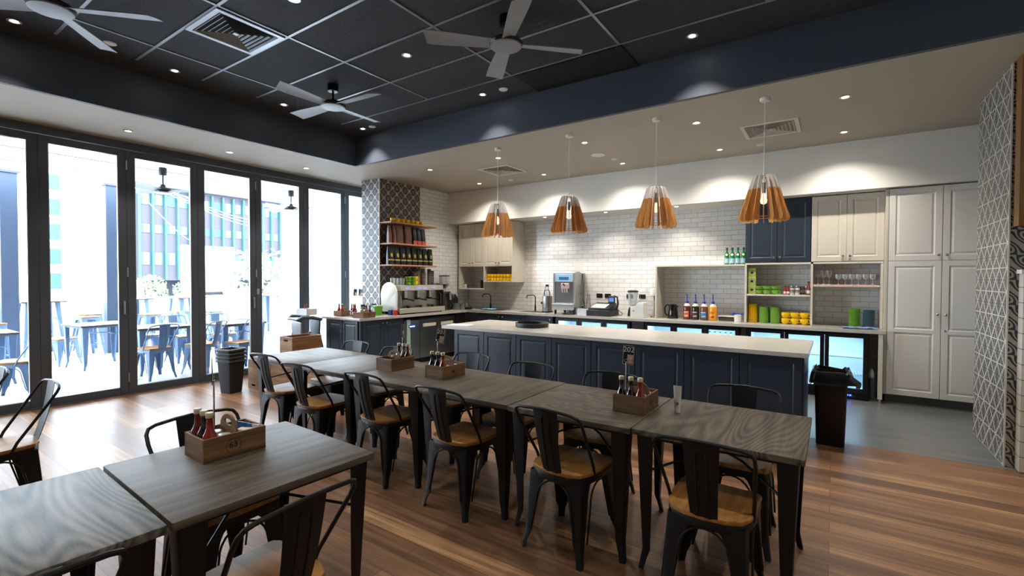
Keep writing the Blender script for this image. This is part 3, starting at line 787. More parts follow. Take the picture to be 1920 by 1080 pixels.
# ================================================================== CHAIRS
def mk_chair(M_black=M_black):
    t = thing('dining_chair', 'x', 'chair')
    seat = [(.172, .185), (.15, .19), (0, .192), (-.15, .19), (-.172, .185), (-.188, .16), (-.186, 0), (-.178, -.10), (-.15, -.16), (-.09, -.19), (0, -.198), (.09, -.19), (.15, -.16), (.178, -.10), (.186, 0), (.188, .16)]
    MB().prism(seat, .445, .468, 'xy', bev=.006).obj('seat', M_seatwood, t)
    MB().prism([(x*.99, y*.98) for x, y in seat], .405, .444, 'xy', bev=.004).obj('seat_frame', M_black, t)
    prof = [(.432, .165), (.415, .125), (.39, .098), (.36, .084), (.30, .072), (.20, .058), (.10, .044), (.06, .032), (0, .028)]
    for sx in (-1, 1):
        leg_L((sx*.180, .180), (sx*.195, .215), sx, 1, prof, .012).obj('leg', M_black, t)
        leg_L((sx*.165, -.172), (sx*.182, -.205), sx, -1, prof, .012).obj('leg', M_black, t)
    mb = MB()
    for (y0, y1, s) in ((-.176, -.205, -1), (.184, .215, 1)):   # rolled edges of the arches front and back
        pts = []
        for k in range(13):
            a = PI*k/12; pts.append((-.108*math.cos(a), y0+(y1-y0)*.3*(1-math.sin(a)), .29+.112*math.sin(a)))
        pts = [(-.138, y0+(y1-y0)*.75, .11)]+pts+[(.138, y0+(y1-y0)*.75, .11)]
        mb.tube(pts, .0055, 6)
    for s in (-1, 1):
        pts = [(s*.190, -.150, .11)]+[(s*(.178+.006*(1-math.sin(PI*k/12))), -.108*math.cos(PI*k/12)+.005, .29+.112*math.sin(PI*k/12)) for k in range(13)]+[(s*.196, .160, .11)]
        mb.tube(pts, .0055, 6)
    mb.obj('rolled_edge', M_black, t)
    # hoop
    H = [(-.178, -.045, .43), (-.184, -.075, .50), (-.196, -.165, .64), (-.205, -.225, .735), (-.203, -.250, .775), (-.190, -.264, .797), (-.160, -.271, .807), (-.08, -.278, .814), (0, -.281, .817)]
    H = H+[(-x, y, z) for x, y, z in reversed(H[:-1])]
    MB().tube(H, .0085, 8).obj('back_hoop', M_black, t)
    # splat
    rings = []
    for k in range(9):
        f = k/8; z = .435+f*.385; y = -.188-.088*f-.012*math.sin(PI*f); w = .056+.020*f
        rings.append([(-w, y+.006, z), (-w*.5, y, z), (0, y-.001, z), (w*.5, y, z), (w, y+.006, z), (w, y+.009, z), (0, y+.002, z), (-w, y+.009, z)])
    sp = MB().loft(rings).obj('backrest', M_black, t)
    mb = MB()
    pts = []
    for s in (-1, 1):
        q = [(s*.022, -.189-.088*f-.013*math.sin(PI*f), .435+f*.385) for f in (.12, .3, .5, .7, .84)]
        pts.append(q)
    mb.tube(pts[0]+[(-.012, -.271, .775), (.012, -.271, .775)]+list(reversed(pts[1])), .0035, 6)
    mb.obj('pressed_rib', M_black, sp)
    return t
CH = Src(mk_chair)
def chair(x, y, rz, label, group=None):
    return CH.place((x, y, 0), math.radians(rz), label, group)
near = [(-.455, 2.36, 0, 'rightmost on near side of long table row'), (-1.225, 2.41, -4, 'second from right on near side of long table row'), (-2.03, 2.44, -2, 'third from right on near side of long table row'),
        (-2.80, 2.47, 0, 'third from left on near side of long table row'), (-3.56, 2.42, 3, 'second from left on near side of long table row'), (-4.25, 2.52, 4, 'leftmost on near side of long table row')]
for x, y, r, l in near: chair(x, y, r, 'black chair with wooden seat, '+l, 'chairs on the near side of the long table')
far = [(-.46, 3.05, 0, 'rightmost on the far side'), (-1.31, 2.99, 3, 'second from right on the far side'), (-2.00, 2.99, 0, 'third from right on the far side'), (-2.72, 3.10, -2, 'third from left on far side, by the tilted sign'),
       (-3.55, 2.98, 2, 'second from left, behind the leftmost crate'), (-4.25, 3.03, 0, 'leftmost on far side of the row')]
for x, y, r, l in far: chair(x, y, 180+r, 'black chair facing camera, '+l, 'chairs on the far side of the long table')
chair(-1.62, .84, 93, 'large foreground black metal chair, back to camera, at the table with crate 63')
chair(-2.36, 1.06, -88, 'black metal chair beyond the table with crate 63, hoop showing behind the crate')
chair(-1.76, .235, 92, 'black metal chair cut off by the bottom left edge, only its hoop showing')
chair(-4.24, .60, 180, 'black metal chair with wooden seat at the left edge, before the glass doors')
chair(-5.16, .52, 180, 'black metal chair mostly outside the left edge, only its hoop visible')
#PART3

# ================================================================== THINGS ON THE TABLES
CW, CL_, CHh = .095, .1275, .10
def mk_crate(mark=None):
    def f():
        t = thing('condiment_crate', 'x', 'crate')
        MB().box(-CW, CW, -CL_, CL_, 0, .008).obj('base', M_crate, t)
        for s in (-1, 1):
            MB().box(s*CW, s*(CW-.010), -CL_, CL_, 0, CHh, .0015).obj('side_board', M_crate, t)
            MB().box(-CW+.0105, CW-.0105, s*CL_, s*(CL_-.010), 0, CHh, .0015).obj('end_board', M_crate_x, t)
        # arched divider with a hand hole
        out = [(-.078, .01), (.078, .01), (.078, .10)]+[(.078*math.cos(a), .10+.062*math.sin(a)) for a in [PI*k/12 for k in range(1, 12)]]+[(-.078, .10)]
        tb = bmesh.new()
        hole = [(.038*math.cos(2*PI*k/16), .128+.014*math.sin(2*PI*k/16)) for k in range(16)]
        # bridge the outline and the hole as a strip
        n = 48
        def ray_out(a):
            d = (math.cos(a), math.sin(a)); best = None
            for i in range(len(out)):
                (x1, y1), (x2, y2) = out[i], out[(i+1) % len(out)]; y1 -= .128; y2 -= .128
                ex, ey = x2-x1, y2-y1; den = d[0]*ey-d[1]*ex
                if abs(den) < 1e-9: continue
                tt = (x1*ey-y1*ex)/den; u = (x1*d[1]-y1*d[0])/den
                if tt > 0 and -1e-6 <= u <= 1+1e-6: best = tt if best is None else max(best, tt)
            return (d[0]*best, .128+d[1]*best)
        O_ = []; I_ = []
        for sgn in (-.004, .004):
            O_.append([tb.verts.new((ray_out(2*PI*k/n)[0], .012+sgn, ray_out(2*PI*k/n)[1])) for k in range(n)])
            I_.append([tb.verts.new((.038*math.cos(2*PI*k/n), .012+sgn, .128+.014*math.sin(2*PI*k/n))) for k in range(n)])
        for k in range(n):
            l = (k+1) % n
            tb.faces.new((O_[0][k], O_[0][l], I_[0][l], I_[0][k])); tb.faces.new((O_[1][l], O_[1][k], I_[1][k], I_[1][l]))
            tb.faces.new((O_[0][l], O_[0][k], O_[1][k], O_[1][l])); tb.faces.new((I_[0][k], I_[0][l], I_[1][l], I_[1][k]))
        bmesh.ops.recalc_face_normals(tb, faces=tb.faces)
        mb = MB(); mb._add(tb); mb.obj('carry_handle', M_crate_x, t)
        mb = MB(); pts = [(CW+.0006, -.01+.030*math.cos(a), .048+.030*math.sin(a)) for a in [2*PI*k/28 for k in range(28)]]
        mb.tube(pts, .0006, 4, closed=True); mb.obj('stamped_ring', M_text, t)
        if mark: text_obj('stamped_number', mark, .036, M_text, t, (CW+.0004, -.01, .052), (PI/2, 0, PI/2))
        else: MB().box(CW, CW+.0006, -.022, .002, .038, .060).obj('stamped_mark', mat('dark_stamp', '#2c2017', .8), t)
        return t
    return f
CR = Src(mk_crate()); CR63 = Src(mk_crate('63'))
def mk_bottle(col, body=.0275, h=.20, name='sauce_bottle', cap='#cfc6a8', opaque=False, labelc=True, cat='bottle'):
    def f():
        t = thing(name, 'x', cat); k = h/.20
        MB().lathe([(.6*body, 0), (body*.96, .002), (body, .008*k), (body, .082*k), (body*.93, .098*k), (body*.62, .115*k), (.0125, .130*k), (.0115, .165*k), (.0135, .172*k), (.0135, .176*k), (0, .176*k)], seg=24).obj('bottle_body', col, t)
        MB().lathe([(.0145, .172*k), (.0155, .174*k), (.0155, .190*k), (.014, .194*k), (0, .194*k)], seg=20).obj('cap', mat('cap_'+cap, cap, .4, .3), t)
        if labelc: MB().lathe([(body+.0006, .022*k), (body+.0006, .066*k)], seg=24, cap=False).obj('label', M_label, t)
        return t
    return f
M_ketchup = mat('ketchup', '#8a1608', .12, coat=.6); M_bbq = mat('dark_sauce', '#1c0f10', .1, coat=.6); M_tom = mat('tomato_relish', '#5c0f0c', .12, coat=.6)
BK, BB, BR = Src(mk_bottle(M_ketchup)), Src(mk_bottle(M_bbq)), Src(mk_bottle(M_tom))
def mk_jar():
    t = thing('condiment_jar', 'x', 'jar')
    MB().lathe([(.018, 0), (.026, .004), (.028, .05), (.024, .062), (.024, .066), (0, .066)], seg=22).obj('jar_body', mat('salt_glass', '#a9a79f', .25), t)
    MB().lathe([(.025, .062), (.0265, .064), (.0265, .078), (.023, .084), (0, .085)], seg=22).obj('lid', mat('jar_lid', '#c8c4bb', .3, .3), t); return t
JAR = Src(mk_jar)
def mk_sachet(): o = MB().box(-.022, .022, -.004, .004, 0, .055, .0015).obj('sugar_sachet', mat('blue_sachet', '#3f74b4', .5)); return tag(o, 'x', 'sachet')
def mk_sachetw(): o = MB().box(-.022, .022, -.0035, .0035, 0, .055, .0015).obj('salt_sachet', M_label); return tag(o, 'x', 'sachet')
SB, SW_ = Src(mk_sachet), Src(mk_sachetw)
def mk_napkin(): o = MB().box(-.035, .035, -.02, .02, 0, .018, .003).obj('napkin_pad', M_label); return tag(o, 'x', 'napkin')
NP = Src(mk_napkin)
M_card = mat('navy_card', '#14202f', .4); M_cardw = mat('card_white', '#ffffff', .6)
def stand(loc, num, rz, tilt, label, h=.265):
    t = thing('table_number_stand', label, 'sign', loc, rz)
    MB().lathe([(0, 0), (.022, 0), (.022, .004), (.004, .007), (.0035, h), (0, h)], seg=12).obj('pole', M_chrome, t)
    mb = MB(); mb.tube([(.008*math.cos(a), 0, h+.008+.009*math.sin(a)) for a in [2*PI*k/14 for k in range(14)]], .002, 6, closed=True); mb.obj('ring_clip', M_chrome, t)
    c = MB().box(-.034, .034, -.0012, .0012, 0, .118, .0008).obj('number_card', M_card, t, loc=(.012, .006, h-.018), rot=(0, tilt, 0))
    mb = MB()
    for b in ((-.032, .032, .0, .0015, .002, .0035), (-.032, .032, 0, .0015, .1145, .116), (-.032, -.0305, 0, .0015, .002, .116), (.0305, .032, 0, .0015, .002, .116)):
        mb.box(b[0], b[1], -.0020, -.0012, b[4], b[5])
    mb.obj('card_border', M_cardw, c)
    if num: text_obj('card_number', num, .044, M_cardw, c, (0, -.0018, .091), (PI/2, 0, 0), .0003)
    MB().box(-.006, .028, -.0032, -.0020, .008, .062, .0005).obj('clipped_photo', mat('small_photo', '#d7b8ae', .5, var=.4, vscale=60), c)
    return t
TZ = .730
def crate_at(src, x, y, rz, label, group=None):
    return src.place((x, y, TZ), rz, label, group)
crate_at(CR63, -2.225, 1.02, math.radians(-2), 'wooden condiment crate stamped 63 on the foreground table')
crate_at(CR, -3.09, 2.785, PI, 'leftmost wooden condiment crate on the long table row', 'condiment crates on the long table')
crate_at(CR, -2.52, 2.785, 0, 'middle wooden condiment crate on the long tables, under the tilted sign 201', 'condiment crates on the long table')
crate_at(CR, -.965, 2.745, 0, 'right-hand wooden condiment crate on the long tables, next to the white tube', 'condiment crates on the long table')
ZB = TZ+.008
for (cx, cy, nm_) in ((-2.225, 1.02, 'crate 63'), (-2.52, 2.785, 'the middle crate, under the tilted sign'), (-.965, 2.745, 'the right-hand crate, nearest the white tube')):
    BB.place((cx-.056, cy-.090, ZB), 0, 'leftmost dark sauce bottle in '+nm_) if nm_ != 'crate 63' else BR.place((cx-.056, cy-.090, ZB), 0, 'left dark red sauce bottle in crate 63')
    BB.place((cx, cy-.088, ZB), 0, 'middle dark sauce bottle in '+nm_)
    BK.place((cx+.056, cy-.090, ZB), 0, 'right bright red ketchup bottle in '+nm_)
    JAR.place((cx+.045, cy-.028, ZB), 0, 'round pale jar with lid, behind ketchup in '+nm_)
    JAR.place((cx-.03, cy-.028, ZB), 0, 'pale condiment jar left of the other in '+nm_)
    NP.place((cx+.03, cy+.07, TZ+.07), .5, 'white napkin pad in the rear of '+nm_)
for i, (dx, dy, z) in enumerate(((-.05, .09, .03), (-.02, .095, .032), (.02, .10, .03))):
    SB.place((-2.225+dx, 1.02+dy, TZ+.045), .3, 'blue-topped sugar sachet standing in crate 63, '+['left', 'middle', 'right'][i], 'blue sachets in crate 63')
SW_.place((-2.225+.06, 1.02+.10, TZ+.05), .2, 'white sachet at the far end of crate 63')
BR.place((-3.145, 2.875, ZB), 0, 'left dark red bottle behind the handle in the leftmost crate')
BB.place((-3.09, 2.875, ZB), 0, 'middle dark bottle behind the handle in the leftmost crate')
BR.place((-3.035, 2.872, ZB), 0, 'right dark red bottle behind the handle in the leftmost crate')
def mk_shaker():
    t = thing('salt_shaker', 'x', 'shaker'); MB().lathe([(.016, 0), (.02, .004), (.017, .05), (.015, .06), (0, .06)], seg=18).obj('shaker_body', M_clearp, t)
    MB().lathe([(.016, .058), (.017, .06), (.016, .074), (.008, .08), (0, .08)], seg=18).obj('lid', M_chrome, t); return t
SS = Src(mk_shaker)
SS.place((-3.06, 2.73, TZ+.04), 0, 'small salt shaker in front of the handle in the leftmost crate')
stand((-2.575, 2.755, ZB), '201', math.radians(36), math.radians(10), 'chrome stand with tilted navy card reading 201, in the middle crate')
stand((-1.022, 2.725, ZB), '202', math.radians(14), math.radians(3), 'chrome stand with upright navy card reading 202, in the right-hand crate')
stand((-3.06, 2.84, ZB), '', math.radians(118), 0, 'chrome sign stand seen edge-on in the leftmost crate')
stand((-2.302, 1.005, ZB), '', math.radians(156), 0, 'thin sign stand seen edge-on beside crate 63', .30)
t = thing('lotion_tube', 'white squeeze tube standing on its cap on the rightmost table', 'tube', (-.735, 2.79, TZ), math.radians(10))
MB().lathe([(.014, 0), (.016, .002), (.016, .028), (0, .028)], seg=20).obj('cap', M_plasticw, t)
rings = []
for k in range(8):
    f = k/7; a = .017+.006*f; b = .017*(1-f)+.0012; rings.append([(a*math.cos(2*PI*i/20), b*math.sin(2*PI*i/20), .029+f*.125) for i in range(20)])
MB().loft(rings).obj('tube_body', mat('tube_cream', '#d9d2c4', .35), t)
MB().box(-.007, .007, -.0178, -.0160, .045, .062).obj('barcode', mat('grey_print', '#77736c', .6), t)

# ---- island things
t = thing('serving_tray', 'round black tray lying on the island top', 'tray', (-3.10, 5.02, .90))
MB().lathe([(0, 0), (.19, 0), (.205, .006), (.208, .045), (.204, .047), (.198, .012), (0, .010)], seg=40).obj('tray_body', M_blackp, t)
MB().lathe([(.198, .046), (.209, .046), (.209, .052), (.198, .052), (.198, .046)], seg=40, cap=False).obj('rim', mat('tray_rim', '#33363a', .3), t)
o = MB().box(-.15, .15, -.10, .10, 0, .003).obj('paper_sheets', M_label, loc=(-3.97, 4.66, .901), rot=(0, 0, .25)); tag(o, 'loose white paper sheets at the left corner of the island', 'paper')

# ================================================================== BACK WORKTOP THINGS
Z = .882
# taps
def mk_tap():
    t = thing('sink_tap', 'x', 'tap')
    MB().lathe([(0, 0), (.024, 0), (.024, .01), (.018, .014), (.018, .09), (.012, .10), (0, .10)], seg=18).obj('tap_base', M_blackp, t)
    MB().tube([(0, 0, .08), (0, 0, .26), (0, -.02, .292), (0, -.05, .30), (0, -.13, .30), (0, -.155, .292), (0, -.165, .27), (0, -.165, .24)], .010, 10).obj('spout', M_blackp, t)
    MB().tube([(-.015, 0, .05), (-.05, 0, .055), (-.075, 0, .12)], .006, 8).obj('lever', M_blackp, t); return t
TP = Src(mk_tap)
TP.place((-5.80, 7.78, Z), math.radians(-50), 'black gooseneck tap below the yellow cups')
TP.place((-4.72, 7.76, Z), math.radians(-50), 'black gooseneck tap left of the juicer')
for x, l in ((-5.55, 'left'), (-4.62, 'right')):
    t = thing('sink', 'steel sink bowl let into the worktop, '+l+' of two', 'sink', (x, 7.52, Z))
    mb = MB(); mb.box(-.24, .24, -.19, -.17, 0, .004); mb.box(-.24, .24, .17, .19, 0, .004); mb.box(-.24, -.22, -.17, .17, 0, .004); mb.box(.22, .24, -.17, .17, 0, .004); mb.obj('rim', M_steel, t)
    MB().box(-.22, .22, -.17, .17, 0, .0015).obj('bowl', M_steeld, t)
def cloth_sheet(name, w, d, h, m, label, loc, rz):
    nx, ny = 18, 12; bmq = bmesh.new(); G = []
    for i in range(nx+1):
        row_ = []
        for j in range(ny+1):
            x = (i/nx-.5)*w; y = (j/ny-.5)*d
            z = h*.5+h*.45*math.sin(i*1.3+j*.6)*math.cos(j*.9+i*.2)
            row_.append(bmq.verts.new((x+.006*math.sin(j), y+.006*math.cos(i), z+.004)))
        G.append(row_)
    for i in range(nx):
        for j in range(ny): bmq.faces.new((G[i][j], G[i+1][j], G[i+1][j+1], G[i][j+1]))
    bmesh.ops.solidify(bmq, geom=bmq.faces[:], thickness=.003)
    mb = MB(); mb._add(bmq); o = mb.obj(name, m, None, 60, loc, (0, 0, rz)); return tag(o, label, 'cloth')
M_bcloth = mat('blue_cloth', '#9dbbe0', .8, var=.12, vscale=60); M_ccloth = mat('cyan_packet', '#8fd0e8', .35, var=.25, vscale=20)
cloth_sheet('cleaning_cloth', .26, .15, .03, M_ccloth, 'pale cyan wipe packet beside the left tap', (-5.52, 7.36, Z+.01), .1)
cloth_sheet('tea_towel', .36, .22, .014, M_bcloth, 'folded light blue tea towel at the right end of the worktop', (.28, 7.40, Z+.004), .15)
# juicer
t = thing('juicer', 'tall steel cold-press juicer left of the soft-serve machine', 'juicer', (-4.36, 7.60, Z))
MB().prism(rrect(.07, .11, .03), 0, .02, 'xy').obj('base', M_blackp, t)
MB().prism(rrect(.062, .10, .03), .02, .30, 'xy', bev=.008).obj('body', M_steel, t)
MB().lathe([(.058, .30), (.06, .31), (.06, .37), (.045, .40), (.03, .41), (0, .41)], c=(.0, -.02, 0), seg=24).obj('bowl', M_clearp, t)
MB().cyl((.0, -.02, .41), .036, .08, .03, seg=20).obj('chute', M_clearp, t); MB().cyl((.0, -.02, .47), .028, .04, seg=18).obj('pusher', M_blackp, t)
MB().lathe([(.012, 0), (.012, .02), (.02, .024), (.02, .04), (0, .04)], seg=14, M=Matrix.Translation((-.062, -.05, .17)) @ Matrix.Rotation(-PI/2, 4, 'Y')).obj('knob', M_blackp, t)
# soft serve machine
t = thing('soft_serve_machine', 'large stainless soft-serve machine on the back worktop', 'soft-serve machine', (-3.86, 7.27, Z), math.radians(8))
MB().box(-.20, .20, .06, .60, .12, .72, .006).obj('body', M_steel, t)
MB().box(-.20, .20, .04, .06, .64, .72, .003).box(-.20, .20, .04, .06, .12, .20, .003).box(-.20, -.17, .04, .06, .20, .64).box(.17, .20, .04, .06, .20, .64).obj('front_frame', mat('pale_steel', '#c9ced6', .25, .7), t)
MB().box(-.165, .165, .03, .045, .565, .70, .004).obj('header_panel', mat('blue_header', '#a9d0ea', .3), t)
MB().box(-.09, .09, .026, .030, .60, .65, .002).obj('display', mat('blue_soft_display', '#2f78b8', .3), t)
MB().box(-.165, .165, .052, .058, .20, .56).obj('recess', mat('recess_steel', '#8b8b8d', .3, .6), t)
mb = MB(); mb.box(-.04, .10, -.02, .05, .44, .54, .012); 
for x in (-.01, .03, .07): mb.cyl((x, -.01, .38), .012, .07, seg=12)
mb.obj('dispensing_head', mat('clear_head', '#c9b9b6', .15), t)
MB().lathe([(.010, 0), (.012, .05), (.018, .06), (0, .06)], seg=12, M=Matrix.Translation((.03, -.02, .50)) @ Matrix.Rotation(PI/2.6, 4, 'X')).obj('lever', M_blackp, t)
MB().box(-.19, .19, -.07, .06, .17, .185, .004).box(-.18, .18, -.06, .06, .08, .17, .004).obj('drip_tray', mat('drip_steel', '#d2d6dc', .3, .5), t)
for sx in (-1, 1):
    for y in (.08, .56): MB().cyl((sx*.17, y, 0), .018, .12, .024, seg=12).obj('foot', M_blackp, t)
mb = MB()
for r in range(7):
    for c in range(4): mb.box(.2005, .2015, .20+c*.05, .225+c*.05, .33+r*.028, .343+r*.028)
mb.obj('vent_slots', mat('slot_dark', '#3c3a36', .6), t)
MB().tube([(.05, .40, .72), (.15, .42, .735), (.205, .44, .70), (.215, .44, .50), (.215, .44, .25), (.25, .45, .12)], .006, 6).obj('power_cable', M_blackp, t)
# paper cup and cone stacks
def mk_cone(r0, r1, h, n):
    def f():
        mb = MB(); pr = [(0, 0)]
        for k in range(n): z = k*h/n; r = r0+(r1-r0)*k/n; pr += [(r, z), (r+.003, z+h/n*.55), (r+.003, z+h/n*.7), (r, z+h/n*.72)]
        pr += [(0, h)]; o = mb.lathe(pr, seg=20, cap=False).obj('cup_stack', M_clearp); return tag(o, 'x', 'cups')
    return f
a = Src(mk_cone(.045, .02, .30, 16)); a.place((-3.46, 7.42, Z+.06), 0, 'tall leaning stack of clear plastic cups by the soft-serve machine', rot=(.05, .06, 0))
a.place((-3.57, 7.44, Z+.05), 0, 'shorter stack of clear cups in the white tub', rot=(-.03, .04, 0), scale=(1, 1, .72))
tb = MB().prism(rrect(.10, .08, .02), 0, .004, 'xy'); 
for q in ((-.10, .10, -.08, -.074), (-.10, .10, .074, .08), (-.10, -.094, -.074, .074), (.094, .10, -.074, .074)): tb.box(*q, .004, .11)
tag(tb.obj('plastic_tub', mat('milky_plastic', '#c9ced2', .35), None, 35, (-3.53, 7.42, Z)), 'milky plastic tub holding cup stacks beside the till', 'tub')
# cash register
t = thing('cash_register', 'black cash register with blue display and open keyboard', 'cash register', (-3.22, 7.46, Z))
MB().box(-.20, .22, -.20, .20, 0, .095, .005).obj('cash_drawer', M_blackp, t)
MB().lathe([(.011, 0), (.011, .003), (0, .003)], seg=16, M=Matrix.Translation((-.03, -.20, .05)) @ Matrix.Rotation(PI/2, 4, 'X')).obj('drawer_lock', M_chrome, t)
MB().prism([(-.19, .098), (.17, .098), (.17, .21), (.05, .19), (-.19, .125)], -.17, .19, 'yz', bev=.006).obj('body', M_blackp, t)
MB().prism([(-.165, .136), (.03, .190), (.03, .194), (-.165, .140)], -.14, .12, 'yz').obj('keyboard', mat('key_white', '#d6d6d2', .5), t)
mb = MB()
for i in range(7):
    for j in range(4): mb.box(-.13+i*.035, -.105+i*.035, -.15+j*.045, -.12+j*.045, .146+j*.0125, .154+j*.0125, .002)
mb.obj('keys', mat('key_cap', '#b9bbba', .5), t)
MB().box(.10, .21, .02, .06, .20, .33, .008).obj('display_housing', M_blackp, t)
MB().box(.115, .195, .015, .02, .235, .30).obj('display', mat('till_blue', '#4a6aa8', .3, emit='#4a78c8', estr=.5), t)
MB().tube([(.16, .10, .33), (.22, .12, .31), (.24, .10, .2), (.22, .1, .1)], .016, 8).obj('receipt_arm', M_blackp, t)
MB().tube([(.22, .05, .03), (.28, .02, .10), (.34, .05, .04), (.30, .12, .01), (.24, .12, .01)], .006, 6).obj('cable', M_blackp, t)
# blender
t = thing('blender', 'steel-and-glass blender behind the white box', 'blender', (-2.76, 7.66, Z))
MB().lathe([(0, 0), (.085, 0), (.088, .01), (.075, .10), (.055, .15), (0, .15)], seg=28).obj('motor_base', M_blackp, t)
MB().lathe([(.05, .16), (.06, .18), (.082, .38), (.085, .40), (.080, .40), (.056, .19), (0, .165)], seg=28, cap=False).obj('jug', M_clear, t)
MB().lathe([(.087, .395), (.09, .40), (.088, .42), (.05, .43), (0, .43)], seg=28).obj('lid', M_blackp, t)
MB().tube([(.075, 0, .37), (.13, 0, .36), (.135, 0, .26), (.06, 0, .22)], .010, 8).obj('jug_handle', M_clearp, t)
# sloped white box
t = thing('storage_bin', 'white sloping-front plastic bin on the back worktop', 'plastic bin', (-2.57, 7.42, Z))
MB().prism([(-.11, 0), (.11, 0), (.10, .24), (.04, .24), (-.02, .19), (-.11, .17)], -.10, .10, 'xz', bev=.004).obj('bin_body', mat('milky_white', '#d5d8d6', .35), t)
MB().box(-.07, -.04, -.103, -.100, .105, .115).obj('print', M_text, t)
# milkshake mixer / white dispenser
t = thing('milkshake_mixer', 'white-headed milkshake mixer beside the niche', 'mixer', (-2.42, 7.70, Z))
MB().box(-.05, .05, -.07, .07, 0, .02, .006).obj('base', M_chrome, t); MB().box(-.012, .012, .02, .05, .02, .36, .004).obj('column', M_chrome, t)
MB().lathe([(.0, 0), (.04, 0), (.055, .01), (.058, .09), (.05, .12), (0, .125)], c=(0, -.02, .34), seg=24).obj('motor_head', M_plasticw, t)
MB().tube([(.02, .04, .2), (.07, .04, .14), (.08, .02, .05), (.05, .0, .02)], .005, 6).obj('cable', M_blackp, t)
# kettle
t = thing('kettle', 'black electric kettle inside the niche', 'kettle', (-2.09, 7.62, Z), math.radians(190))
MB().lathe([(0, 0), (.085, 0), (.085, .015), (0, .015)], seg=28).obj('power_base', M_blackp, t)
MB().lathe([(0, .016), (.078, .018), (.080, .04), (.062, .20), (.055, .215), (.02, .225), (0, .226)], seg=28).obj('kettle_body', mat('gloss_black', '#0c0c0d', .15, coat=.5), t)
MB().tube([(.06, 0, .21), (.10, 0, .205), (.125, 0, .16), (.12, 0, .08), (.085, 0, .04)], .011, 10).obj('handle', M_blackp, t)
MB().prism([(-.05, .19), (-.09, .205), (-.055, .16)], -.018, .018, 'xz').obj('spout', M_blackp, t)
MB().box(.03, .05, -.062, -.055, .06, .17, .003).obj('water_window', M_clearp, t)
# syrup bottles with pumps
M_pump = mat('blue_pump', '#1a3c9c', .35)
def mk_syrup(c, lc, nm_):
    def f():
        t = thing('sauce_pump_bottle', 'x', 'bottle')
        MB().lathe([(0, 0), (.052, 0), (.056, .006), (.056, .17), (.050, .205), (.030, .235), (.018, .245), (0, .245)], seg=28).obj('bottle_body', mat('syrup_'+nm_, c, .2, coat=.4), t)
        MB().lathe([(.051, .206), (.032, .236), (.019, .246), (.019, .25), (0, .25)], seg=28, cap=False).obj('clear_shoulder', mat('pale_shoulder', '#c9b8ac', .3), t)
        MB().lathe([(.020, .245), (.024, .25), (.024, .275), (.012, .285), (.007, .29), (.007, .38), (0, .38)], seg=16).obj('pump', M_pump, t)
        MB().box(-.006, .006, -.045, .03, .375, .388, .003).obj('nozzle', M_pump, t)
        M = Matrix.Identity(4)
        mb = MB(); n = 9
        for k in range(n-1):
            a0 = -PI/2-.75+1.5*k/(n-1); a1 = -PI/2-.75+1.5*(k+1)/(n-1)
            for (z0, z1) in ((.035, .125),):
                t2 = bmesh.new(); r = .0568
                vs = [t2.verts.new((r*math.cos(a), r*math.sin(a), z)) for a, z in ((a0, z0), (a1, z0), (a1, z1), (a0, z1))]; t2.faces.new(vs); mb._add(t2)
        mb.obj('label', mat('label_'+nm_, lc, .5), t)
        mb = MB(); 
        for (a, b, z0, z1) in ((-.030, .03, .108, .12), (-.02, .018, .045, .06), (.0, .026, .044, .068)):
            mb.box(a, b, -.0585, -.0568+.006, z0, z1)
        mb.obj('label_print', M_label if nm_ != 'orange' else mat('red_print', '#b02020', .5), t)
        return t
    return f
for x, c, lc, nm_, lab in ((-1.86, '#5a2c20', '#c8552a', 'tomato', 'red-brown sauce pump bottle with orange label, leftmost of four'), (-1.735, '#2c2022', '#3a2a30', 'bbq', 'dark barbecue sauce pump bottle, second of four'),
                      (-1.61, '#6d4030', '#2f7fc0', 'blue', 'brown sauce pump bottle with bright blue label, third of four'), (-1.485, '#e09a10', '#e8a418', 'orange', 'orange-yellow sauce pump bottle, rightmost of four')):
    Src(mk_syrup(c, lc, nm_)).place((x, 7.55, Z), 0, lab, 'sauce pump bottles')
t = thing('tray_box', 'low dark box with pale lid behind the white tub in the niche', 'box', (-1.27, 7.66, Z)); MB().box(-.14, .14, -.08, .08, 0, .06, .003).obj('box_body', mat('brown_box', '#4a4038', .6), t); MB().box(-.15, .15, -.09, .09, .061, .07, .002).obj('lid', M_label, t)
t = thing('pump_tub', 'white tub with a spare blue pump lying across it', 'tub', (-1.14, 7.52, Z)); MB().lathe([(0, 0), (.045, 0), (.05, .09), (.053, .10), (0, .10)], seg=24).obj('tub_body', M_plasticw, t)
MB().lathe([(.02, 0), (.022, .03), (.008, .04), (.008, .12), (.018, .13), (.018, .15), (0, .15)], seg=12, M=Matrix.Translation((-.075, 0, .115)) @ Matrix.Rotation(PI/2, 4, 'Y')).obj('spare_pump', M_pump, t)
# wall sockets
def mk_sock():
    t = thing('wall_socket', 'x', 'socket'); MB().box(-.058, .058, -.008, 0, -.036, .036, .003).obj('plate', M_blackp, t)
    MB().box(-.04, -.015, -.04, -.008, -.02, .015, .004).obj('plug', M_blackp, t); return t
SK = Src(mk_sock)
for x, l in ((-3.46, 'first of two beside the soft-serve machine'), (-3.30, 'second of two, above the till'), (-2.90, 'left of the blender'), (-2.68, 'right of the blender')):
    SK.place((x, 7.899, 1.20), 0, 'black wall socket, '+l, 'black wall sockets')
tag(MB().box(-.10, .10, -.002, 0, -.08, .08).obj('wall_notice', M_label, None, None, (-3.88, 7.899, 1.72)), 'blank white notice on the tiles above the soft-serve machine', 'notice')

